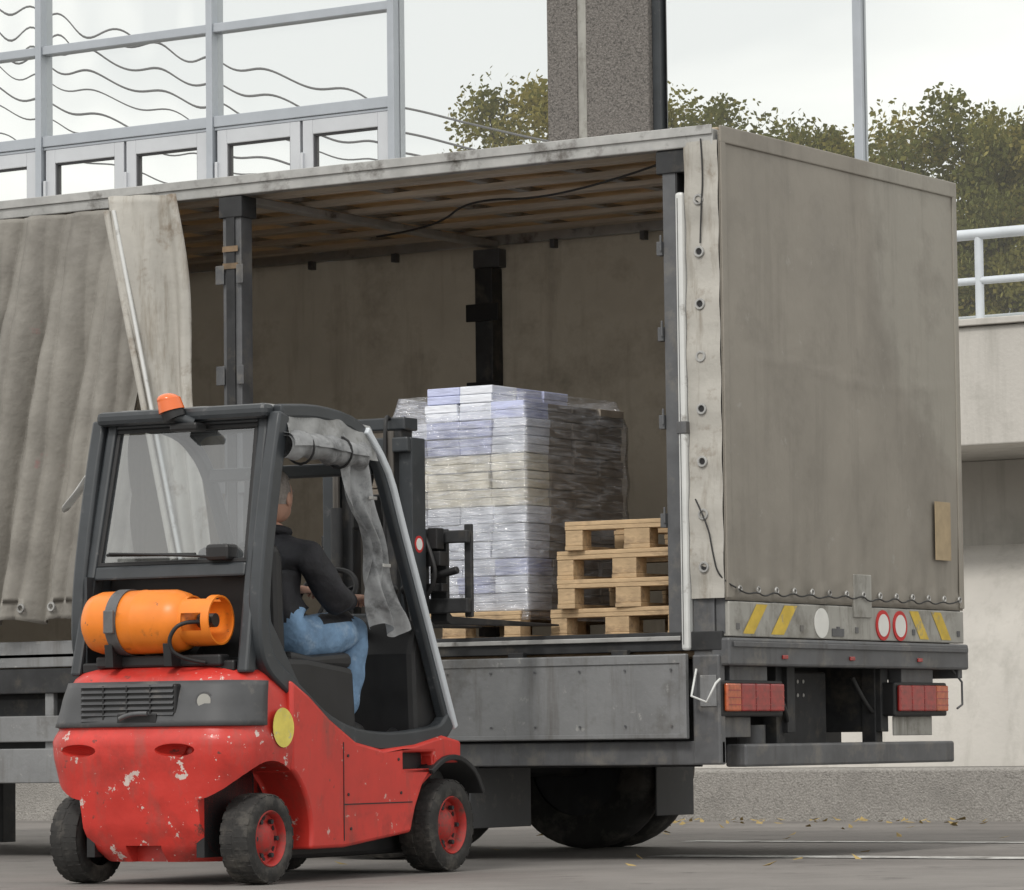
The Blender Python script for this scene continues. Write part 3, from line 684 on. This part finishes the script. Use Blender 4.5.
def fwheel(name,cx,cy,r,w,s,rim=M['rim']):
    cz=r
    prof=[(-w/2*.9,r*.60),(-w/2,r*.66),(-w/2,r*.86),(-w/2*.86,r*.955),(-w/2*.55,r*.985),(w/2*.55,r*.985),(w/2*.86,r*.955),(w/2,r*.86),(w/2,r*.66),(w/2*.9,r*.60)]
    lathe(name+'_tyre',prof,(cx,cy,cz),M['rubber'],FK)
    parts=[]
    for i in range(22):
        t=2*math.pi*i/22
        for side_ in(-1,1):
            tt=t+(.14 if side_>0 else 0)
            a0,a1=tt-.105,tt+.105
            xs=sorted((side_*w*.04,side_*w*.46))
            V=[]
            for x in xs:
                edge = abs(x)>w*.3
                ro=r*(.970 if edge else 1.0)
                for rr in(r*.93,ro):
                    for a in(a0,a1): V.append((cx+x,cy+rr*math.cos(a),cz+rr*math.sin(a)))
            parts.append((V,[(0,1,3,2),(4,6,7,5),(0,4,5,1),(2,3,7,6),(0,2,6,4),(1,5,7,3)]))
    multi(name+'_tread',parts,M['rubber'],FK,bevel=.003)
    q=s
    prof=[(q*w*.46,r*.62),(q*w*.49,r*.60),(q*w*.44,r*.56),(q*w*.25,r*.53),(q*w*.20,r*.38),(q*w*.36,r*.26),(q*w*.40,r*.14),(q*w*.42,r*.001)]
    lathe(name+'_rim',prof,(cx,cy,cz),rim,FK)
    multi(name+'_bolts',[cyldata((cx+q*w*.25,cy+r*.42*math.cos(a),cz+r*.42*math.sin(a)),(cx+q*w*.36,cy+r*.42*math.cos(a),cz+r*.42*math.sin(a)),.011,seg=6) for a in[i*math.pi/3 for i in range(6)]],M['steeld'],FK)
    multi(name+'_slots',[cyldata((cx+q*w*.225,cy+r*.46*math.cos(a),cz+r*.46*math.sin(a)),(cx+q*w*.235,cy+r*.46*math.cos(a),cz+r*.46*math.sin(a)),.012,seg=10) for a in[(i+.5)*math.pi/3 for i in range(6)]],M['black'],FK)
    cyl(name+'_core',(cx-w*.4,cy,cz),(cx+w*.15,cy,cz),r*.6,M['black'],FK)
fwheel('rear_wheel_r',.435,0,.195,.15,1); fwheel('rear_wheel_l',-.435,0,.195,.15,-1)
fwheel('front_wheel_r',.43,1.55,.215,.18,1); fwheel('front_wheel_l',-.43,1.55,.215,.18,-1)
def ry(z): return .15-.25*((2.05-z)/1.13)
def rhw(z): return .415+.04*((2.05-z)/1.13)
def plate(name,pts,th,m,bevel=.006,o=0):
    n=len(pts); V=[(x,ry(z)+o,z) for x,z in pts]+[(x,ry(z)+th,z) for x,z in pts]
    F=[tuple(range(n)),tuple(range(2*n-1,n-1,-1))]+[(i,(i+1)%n,n+(i+1)%n,n+i) for i in range(n)]
    return obj(name,V,F,m,FK,bevel=bevel)
for s in(1,-1):
    plate('rear_stile',[(s*rhw(2.03),2.03),(s*(rhw(2.03)-.05),2.03),(s*(rhw(.9)-.055),.9),(s*rhw(.9),.9)],.075,M['cab'],.012)
    plate('window_gasket_side',[(s*.348,1.965),(s*.3655,1.965),(s*.387,1.385),(s*.369,1.385)],.022,M['black'],.003,o=.01)
plate('rear_top_bar',[(-.37,2.035),(.37,2.035),(.37,1.985),(-.37,1.985)],.06,M['cab'],.01)
plate('rear_mid_bar',[(-.39,1.375),(.39,1.375),(.39,1.315),(-.39,1.315)],.05,M['cab'],.01)
plate('window_gasket_top',[(-.365,1.984),(.365,1.984),(.365,1.966),(-.365,1.966)],.022,M['black'],.003,o=.01)
plate('window_gasket_low',[(-.386,1.394),(.386,1.394),(.386,1.376),(-.386,1.376)],.022,M['black'],.003,o=.01)
def rpl(x,z,o=0): return (x,ry(z)+o,z)
obj('rear_window',[rpl(-.367,1.985,.025),rpl(.367,1.985,.025),rpl(.388,1.373,.025),rpl(-.388,1.373,.025)],[(0,1,2,3)],M['cabglass'],FK)
box('bottle_bay_back',(-.39,.39),(.12,.14),(.9,1.33),M['black'],FK,.004)
box('bottle_bay_floor',(-.39,.39),(-.10,.12),(.905,.955),M['black'],FK,.01)
box('bay_side_l',(-.405,-.391),(-.06,.14),(.93,1.33),M['cab'],FK,0)
box('bottle_bay_floor2',(-.30,.34),(-.13,-.05),(.93,.98),M['black'],FK,.01)
tube('wiper_arm',[rpl(.24,1.40,-.03),rpl(.05,1.415,-.035),rpl(-.30,1.43,-.035)],.006,M['black'],FK)
tube('wiper_blade',[rpl(-.32,1.425,-.02),rpl(.14,1.415,-.02)],.007,M['black'],FK)
box('wiper_motor',(.20,.32),(-.03,.06),(1.385,1.455),M['black'],FK,.015)
gz,gy=1.125,-.10
GXO=-.005
prof=[(-.345,.001),(-.343,.05),(-.33,.09),(-.305,.122),(-.26,.136),(-.06,.138),(-.055,.1395),(-.045,.1395),(-.04,.138),(.11,.136),(.16,.122),(.195,.09),(.21,.05),(.22,.02),(.24,.02),(.24,.001)]
lathe('gas_bottle_body',prof,(GXO,gy,gz),M['orange'],FK,seg=40)
col=lathe('gas_bottle_collar',[(.16,.106),(.22,.110),(.32,.108),(.332,.106),(.332,.098),(.32,.100),(.22,.103),(.16,.100)],(GXO,gy,gz),M['orange'],FK,seg=40)
v,f=boxdata((.19,.29),(gy-.2,gy-.02),(gz-.045,gz+.03)); c1=obj('c',v,f,None,FK)
v,f=boxdata((.19,.29),(gy-.06,gy+.06),(gz+.06,gz+.2)); c2=obj('c',v,f,None,FK)
cut(col,[c1,c2]); sharpen(col.data,35)
cyl('gas_valve',(.22,gy,gz),(.30,gy,gz),.03,M['chain'],FK); cyl('gas_valve_knob',(.27,gy-.06,gz),(.27,gy-.02,gz),.022,M['black'],FK)
tube('gas_hose',[(.27,gy-.06,gz-.01),(.21,gy-.13,gz+.0),(.15,gy-.15,gz-.08),(.17,gy-.12,gz-.16),(.27,gy-.04,gz-.18)],.009,M['black'],FK)
lathe('bottle_strap',[(-.028,.139),(-.028,.144),(.028,.144),(.028,.139)],(-.15,gy,gz),M['steel'],FK)
box('strap_buckle',(-.175,-.125),(gy-.156,gy-.140),(gz-.05,gz+.05),M['steel'],FK,.005)
for x in(-.2,.1): prism('bottle_cradle',[(-.2,.93),(.05,.93),(.05,1.03),(-.02,.985),(-.10,.975),(-.17,.985),(-.21,1.03)],x,x+.04,M['black'],FK,.003)
for s in(1,-1):
    xa,xb=sorted((s*.425,s*.49))
    band('rear_pillar',[(.17,2.02),(.10,1.75),(.03,1.42),(.0,1.2),(.0,1.04),(.05,.94),(.18,.86),(.35,.765),(.52,.68),(.75,.62),(1.05,.60),(1.35,.615),(1.52,.64),(1.60,.70)],.085,xa,xb,M['cab'],FK,.012)
    prism('shoulder_panel',[(.0,.90),(-.04,1.05),(-.0,1.36),(.10,1.36),(.13,1.12),(.25,.98),(.40,.80),(.30,.80)],*sorted((s*.392,s*.437)),M['cab'],FK,.006)
    band('front_pillar',[(.16,2.03),(.45,2.045),(.74,2.02),(.90,1.95),(1.02,1.83),(1.16,1.56),(1.40,1.09),(1.585,.70)],.06,*sorted((s*.43,s*.48)),M['cab'],FK,.01)
    if s>0: band('pillar_strip',[(.86,1.99),(1.05,1.81),(1.19,1.54),(1.43,1.07),(1.635,.66)],.035,.466,.498,M['rail'],FK,.006)
multi('roof_bars',[boxdata((-.43,.43),(y,y+.035),(2.0,2.04)) for y in(.2,.3,.4,.5,.6,.7)],M['cab'],FK,bevel=.006)
def roofc(u,v):
    x=-.455+.91*u; y=.13+.77*v
    e=max(0,abs(x)-.37)/.085; f_=max(0,(v-.85)/.15); g_=max(0,(.05-v)/.05)
    return (x,y,2.068-.07*e*e-.06*f_*f_-.02*g_+.004*math.sin(x*17+y*5)+.005*math.sin(y*20)*e)
v,f=grid(roofc,40,30); o=obj('roof_cover',v,f,M['cloth'],FK,fix=False); smoothall(o)
box('roof_rear_cap',(-.44,.44),(.08,.17),(2.0,2.062),M['cab'],FK,.022)
def drape(u,v):
    y=.18+.76*u; z=2.055-.16*v-.015*math.sin(u*9)
    return (.456+.045*v**.6+.012*math.sin(u*22+v*3)*v,y,z-.05*max(0,u-.75)*4*.7)
v,f=grid(drape,50,10); o=obj('roof_cover_drape',v,f,M['cloth'],FK,fix=False); smoothall(o)
def rl(u,v):
    t=2*math.pi*u*1.7; r=.064-.014*u*1.6+.006*math.sin(v*30+t*2)+.004*math.sin(v*13)
    return (.485+r*math.cos(t),.15+.66*v,1.875+r*math.sin(t)+.01*math.sin(v*5))
v,f=grid(rl,48,50); o=obj('rolled_side_curtain',v,f,M['clothl'],FK,fix=False); smoothall(o)
multi('roll_straps',[ring((.485,y,1.875),(0,1,0),.069,.006) for y in(.3,.62)],M['black'],FK,smooth=60)
def hang(u,v):
    z=1.95-.85*v
    w=.15+.05*math.sin(v*8)-.04*v
    return (.462+.030*math.sin(u*11+v*4)+.01*math.sin(u*25-v*9),.75+.33*v+(u-.5)*w*1.7+.02*math.sin(v*14),z+.03*math.sin(u*7)*(1 if v>.9 else .6))
v,f=grid(hang,40,60); o=obj('side_curtain_hanging',v,f,M['clothl'],FK,fix=False); smoothall(o)
multi('curtain_ties',[boxdata((.50,.508),(.78+.33*v-.035,.78+.33*v+.035),(1.94-.85*v-.008,1.94-.85*v+.008)) for v in(.3,.65)],M['alu'],FK,bevel=.003)
bx0=.0
cyl('beacon_base',(bx0,.05,2.01),(bx0-.014,.045,2.045),.050,M['black'],FK); cyl('beacon_stem',(bx0+.07,.09,1.99),(bx0-.0,.05,2.02),.024,M['cab'],FK)
cyl('beacon_lens',(bx0-.014,.045,2.045),(bx0-.026,.04,2.095),.058,M['beacon'],FK,r2=.052); ellip('beacon_top',(bx0-.026,.04,2.093),(.053,.053,.030),M['beacon'],FK)
box('beacon_bracket',(bx0-.02,bx0+.12),(.03,.12),(1.955,1.99),M['black'],FK,.01)
prism('engine_cover',[(.05,.60),(.05,.97),(.45,.97),(.85,.93),(.88,.60)],-.42,.42,M['black'],FK,.03)
prism('seat_cushion',[(.35,.93),(.35,1.0),(.53,.98),(.85,1.0),(.88,.96),(.85,.925)],-.06,.40,M['black'],FK,.03)
prism('seat_back',[(.28,.96),(.38,.98),(.36,1.40),(.32,1.47),(.26,1.45)],-.04,.36,M['black'],FK,.03)
box('floor_plate',(-.42,.42),(.85,1.6),(.58,.60),M['black'],FK,.004)
prism('dash',[(1.38,.60),(1.36,1.0),(1.42,1.18),(1.55,1.15),(1.62,.70),(1.62,.60)],-.42,.42,M['black'],FK,.03)
cyl('steering_column',(.14,1.42,1.08),(.14,1.12,1.24),.025,M['black'],FK)
v,f=ring((.14,1.08,1.27),(0,-.75,.6),.145,.013,32,8); obj('steering_wheel',v,f,M['black'],FK,smooth=60)
multi('steering_spokes',[cyldata((.14,1.09,1.26),(.14+.14*math.cos(a),1.08+.14*.62*math.sin(a),1.27+.14*.78*math.sin(a)),.009) for a in(.3,2.8,4.7)],M['black'],FK)
multi('levers',[cyldata((.30+.05*i,1.38,1.1),(.30+.05*i,1.33,1.28),.008) for i in range(3)]+[ball((.30+.05*i,1.33,1.29),(.018,.018,.022),10,8) for i in range(3)],M['black'],FK)
box('front_header',(-.43,.43),(.98,1.03),(1.80,1.86),M['cab'],FK,.01)
tube('mirror_arm',[(.45,1.0,1.85),(.36,1.12,1.8),(.32,1.15,1.72)],.01,M['black'],FK)
box('mirror',(.24,.40),(1.13,1.16),(1.56,1.72),M['black'],FK,.02)
my=-.06
def dy_(pts): return [(a+my,b) for a,b in pts]
for s in(1,-1):
    prism('mast_outer',dy_([(1.74,.12),(1.87,.12),(1.87,2.02),(1.74,2.02)]),*sorted((s*.175,s*.245)),M['cab'],FK,.006)
    prism('mast_inner',dy_([(1.78,.3),(1.89,.3),(1.89,2.12),(1.78,2.12)]),*sorted((s*.105,s*.165)),M['steeld'],FK,.006)
    cyl('lift_cylinder',(s*.15,1.71+my,.3),(s*.15,1.71+my,1.7),.028,M['steeld'],FK); cyl('lift_rod',(s*.15,1.71+my,1.7),(s*.15,1.71+my,2.05),.017,M['chain'],FK)
    box('lift_chain',sorted((s*.06,s*.09)),(1.83+my,1.838+my),(.9,2.08),M['chain'],FK,0)
    cyl('tilt_cylinder',(s*.33,1.1,.52),(s*.28,1.70,.75),.035,M['black'],FK)
box('mast_top_bar',(-.19,.19),(1.77+my,1.90+my),(2.06,2.12),M['cab'],FK,.008); box('mast_outer_bar',(-.245,.245),(1.70+my,1.738+my),(1.95,2.02),M['cab'],FK,.008)
box('mast_mid_bar',(-.24,.24),(1.70+my,1.735+my),(1.1,1.2),M['cab'],FK,.008); box('mast_low_bar',(-.24,.24),(1.70+my,1.735+my),(.3,.42),M['cab'],FK,.008)
tube('mast_hose',[(.1,1.80+my,2.1),(.12,1.72+my,2.15),(.13,1.69+my,2.0),(.12,1.69+my,1.4),(.14,1.69+my,.8)],.010,M['black'],FK)
cyl('mast_sticker_rim',(.2455,1.80+my,1.52),(.247,1.80+my,1.52),.040,M['signr'],FK); cyl('mast_sticker',(.2472,1.80+my,1.52),(.2485,1.80+my,1.52),.028,M['signw'],FK)
multi('carriage',[boxdata((-.40,.40),(1.92,1.96),(1.20,1.27)),boxdata((-.40,.40),(1.92,1.96),(1.53,1.59)),boxdata((-.2,-.12),(1.84,1.918),(1.15,1.6)),boxdata((.12,.2),(1.84,1.918),(1.15,1.6)),boxdata((.36,.40),(1.965,1.99),(1.18,1.62)),boxdata((-.40,-.36),(1.965,1.99),(1.18,1.62))],M['steeld'],FK,bevel=.006)
multi('side_shifter',[boxdata((.20,.30),(1.86,1.918),(1.30,1.34)),boxdata((.22,.30),(1.84,1.918),(1.42,1.49)),cyldata((.24,1.87,1.37),(.38,1.87,1.40),.018),boxdata((.24,.29),(1.83,1.90),(1.50,1.60))],M['black'],FK,bevel=.005)
tube('shifter_hose',[(.2,1.85,1.6),(.27,1.80,1.50),(.31,1.80,1.35),(.24,1.82,1.28)],.010,M['black'],FK)
for s in(1,-1):
    prism('fork',[(1.965,1.60),(1.995,1.60),(1.995,1.205),(2.02,1.188),(3.1,1.172),(3.1,1.162),(2.0,1.150),(1.965,1.165)],s*.22-.045,s*.22+.045,M['steeld'],FK,.004)

# ---------------------------------------------------------------- driver
rz=math.radians(4.3); off=Vector((-.045,-.10)); 
D=empty('forklift_driver',(FX[0]+off.x*math.cos(rz)-off.y*math.sin(rz),FX[1]+off.x*math.sin(rz)+off.y*math.cos(rz),0),rz)
def skinmesh(name,verts,edges,root,parent,sub=2):
    bm=bmesh.new(); lay=bm.verts.layers.skin.verify(); vs=[]
    for i,(co,r) in enumerate(verts):
        v=bm.verts.new(co); v[lay].radius=(r,r) if not isinstance(r,tuple) else r; v[lay].use_root=(i==root); vs.append(v)
    for a,b in edges: bm.edges.new((vs[a],vs[b]))
    me=bpy.data.meshes.new(name); bm.to_mesh(me); bm.free()
    o=bpy.data.objects.new(name,me); S.collection.objects.link(o); o.parent=parent
    k=o.modifiers.new('skin','SKIN'); k.use_smooth_shade=True; k.branch_smoothing=.6
    s=o.modifiers.new('sub','SUBSURF'); s.levels=sub; s.render_levels=sub
    bpy.context.view_layer.update(); apply(o); smoothall(o)
    return o
bx=.21
vs=[((bx,.64,1.08),(.175,.145)),((bx,.635,1.22),(.17,.145)),((bx,.655,1.36),(.195,.145)),((bx,.67,1.455),(.15,.11)),((bx,.675,1.53),.06),((bx,.685,1.585),.055),
 ((bx+.185,.68,1.425),.090),((bx+.245,.82,1.215),.078),((bx+.17,1.05,1.245),.046),
 ((bx-.185,.68,1.425),.090),((bx-.235,.84,1.23),.078),((bx-.13,1.08,1.29),.046),
 ((bx+.10,.70,1.055),.122),((bx+.12,.93,1.08),.114),((bx+.13,1.14,1.10),.094),((bx+.135,1.08,.90),.084),((bx+.135,1.01,.70),.072),
 ((bx-.10,.70,1.055),.122),((bx-.12,.93,1.08),.114),((bx-.13,1.14,1.10),.094),((bx-.135,1.13,.90),.084),((bx-.135,1.12,.70),.072)]
es=[(0,1),(1,2),(2,3),(3,4),(4,5),(3,6),(6,7),(7,8),(3,9),(9,10),(10,11),(0,12),(12,13),(13,14),(14,15),(15,16),(0,17),(17,18),(18,19),(19,20),(20,21)]
body=skinmesh('body',vs,es,0,D,3)
for k in('jacket','jeans','skin'): body.data.materials.append(M[k])
def bone(p):
    best=(9,0)
    for i,(a,b) in enumerate(es):
        A=Vector(vs[a][0]);Bv=Vector(vs[b][0]); d=Bv-A; t=max(0,min(1,(p-A).dot(d)/d.length_squared)); q=(p-(A+d*t)).length
        if q<best[0]: best=(q,i)
    return best[1]
NV=[(v.co.copy(),v.normal.copy()) for v in body.data.vertices]
for v,(p,n) in zip(body.data.vertices,NV):
    k=.0034*math.sin(p.z*45+p.y*18+2*math.sin(p.x*12))+.0028*math.sin(p.y*38-p.z*24+p.x*10)
    if p.z<1.5: v.co=p+n*k
for p in body.data.polygons:
    i=bone(p.center)
    p.material_index = 1 if (i>=11 or (i==0 and p.center.z<1.05)) else (2 if i==4 else 0)
lc=ring((bx,.68,1.535),(0,.15,1),.066,.022,24,8); obj('collar',lc[0],lc[1],M['jacket'],D,smooth=70)
hy=-.02
ellip('skull',(bx,.715+hy,1.69),(.076,.096,.115),M['skin'],D,24,16)
ellip('jaw',(bx,.745+hy,1.635),(.055,.065,.058),M['skin'],D)
ellip('nose',(bx,.816+hy,1.672),(.015,.022,.024),M['skin'],D,12,8)
for s in(1,-1):
    ellip('ear',(bx+s*.078,.71+hy,1.68),(.011,.02,.032),M['skin'],D,12,8)
    ellip('eye',(bx+s*.031,.795+hy,1.697),(.014,.012,.010),M['eyew'],D,12,8); ellip('iris',(bx+s*.031,.804+hy,1.697),(.006,.005,.006),M['eyed'],D,8,6)
    ellip('brow',(bx+s*.031,.805+hy,1.718),(.020,.006,.005),M['hair'],D,10,6)
ellip('mouth',(bx,.803+hy,1.636),(.022,.008,.007),M['lips'],D,12,8)
v,f=ball((bx,.70,1.71),(.083,.102,.112),28,18)
o=obj('hair',v,f,M['hair'],D); bm=bmesh.new(); bm.from_mesh(o.data); bmesh.ops.remove_doubles(bm,verts=bm.verts,dist=1e-5)
bmesh.ops.delete(bm,geom=[q for q in bm.verts if (q.co.y>.735 and q.co.z<1.755) or q.co.z<1.64],context='VERTS')
for q in bm.verts: q.co.y+=hy
bm.to_mesh(o.data); bm.free(); smoothall(o)
def hand(name,w,d,s,curl):
    w=Vector(w); d=Vector(d).normalized(); up=Vector((0,0,1)); up=(up-d*up.dot(d)).normalized(); sd=d.cross(up)*s
    vs_=[(w-d*.02,.028),(w+d*.025,(.028,.02)),(w+d*.055,(.036,.018))]; e_=[(0,1),(1,2)]
    for i,L_ in enumerate((.9,1.0,.95,.75)):
        b=w+d*.085+sd*(1.5-i)*.0195
        p1=b+d*.028*L_-up*.006; p2=p1+d*.012*L_-up*.024*L_; p3=p2-d*.012-up*.016*L_
        k=len(vs_); vs_+= [(b,.0105),(p1,.0095),(p2,.009),(p3,.008)]; e_+=[(2,k),(k,k+1),(k+1,k+2),(k+2,k+3)]
    k=len(vs_); t0=w+d*.035+sd*.03-up*.006; vs_+=[(t0,.013),(t0+d*.03+sd*.018-up*.01,.011),(t0+d*.052+sd*.012-up*.024,.009)]; e_+=[(1,k),(k,k+1),(k+1,k+2)]
    o=skinmesh(name,vs_,e_,1,D,2); o.data.materials.append(M['skin'])
hand('hand_r',(bx+.165,1.075,1.248),(-.1,1,.05),-1,1)
hand('hand_l',(bx-.125,1.10,1.293),(.1,1,.05),1,1)
for s,yo in((1,-.03),(-1,.08)):
    x=bx+s*.135
    v,f=ball((x,1.11+yo,.645),(.048,.135,.05),20,12); o=obj('shoe',[(a,b,max(c,.602)+(.02*max(0,1-(b-.98-yo)/.12) if c>.65 else 0)) for a,b,c in v],f,M['black'],D,smooth=60)
    cyl('shoe_collar',(x,1.04+yo,.65),(x,1.035+yo,.72),.055,M['black'],D)

# ---------------------------------------------------------------- camera
cd=bpy.data.cameras.new('camera'); cam=bpy.data.objects.new('camera',cd); S.collection.objects.link(cam); S.camera=cam
cd.sensor_width=36; cd.lens=3970/1024*36; cd.clip_start=.5; cd.clip_end=1500
th=math.asin(.542)
mtx=Matrix.Translation((9.512,-16.596,.60))@Matrix.Rotation(th,4,'Z')@Matrix.Rotation(math.radians(90+4.25),4,'X')@Matrix.Rotation(-.012,4,'Z')
cam.matrix_world=mtx
# ---------------------------------------------------------------- light
w=bpy.data.worlds.new('World'); S.world=w; w.use_nodes=True; N=w.node_tree.nodes; L=w.node_tree.links
bg=N['Background']; bg.inputs[1].default_value=.15
AZ=172; EL=46
sky=N.new('ShaderNodeTexSky'); sky.sky_type='NISHITA'; sky.sun_disc=False; sky.sun_elevation=math.radians(EL); sky.sun_rotation=math.radians(AZ)
tc=N.new('ShaderNodeTexCoord'); mp=N.new('ShaderNodeMapping'); mp.inputs['Scale'].default_value=(1,1,2.6)
ns=N.new('ShaderNodeTexNoise'); ns.inputs['Scale'].default_value=3.4; ns.inputs['Detail'].default_value=5; ns.inputs['Distortion'].default_value=.4
L.new(tc.outputs['Generated'],mp.inputs[0]); L.new(mp.outputs[0],ns.inputs['Vector'])
cr=N.new('ShaderNodeValToRGB'); cr.color_ramp.elements[0].position=.36; cr.color_ramp.elements[1].position=.58
cr.color_ramp.elements[0].color=(.76,.755,.73,1); cr.color_ramp.elements[1].color=(1.06,1.035,.97,1)
L.new(ns.outputs['Fac'],cr.inputs[0])
sc=N.new('ShaderNodeVectorMath'); sc.operation='SCALE'; sc.inputs['Scale'].default_value=9.0; L.new(cr.outputs[0],sc.inputs[0])
mx=N.new('ShaderNodeMix'); mx.data_type='RGBA'; mx.inputs[0].default_value=.88
L.new(sky.outputs[0],mx.inputs[6]); L.new(sc.outputs[0],mx.inputs[7]); L.new(mx.outputs[2],bg.inputs[0])
sl=bpy.data.lights.new('sun','SUN'); sl.energy=1.5; sl.angle=math.radians(12); sl.color=(1,.96,.9)
so=bpy.data.objects.new('sun',sl); S.collection.objects.link(so)
el=math.radians(EL); az=math.radians(AZ)
d=Vector((math.sin(az)*math.cos(el),math.cos(az)*math.cos(el),math.sin(el)))
so.rotation_euler=d.to_track_quat('Z','Y').to_euler()
S.view_settings.view_transform='Standard'; S.view_settings.look='None'; S.view_settings.exposure=0
print('done')
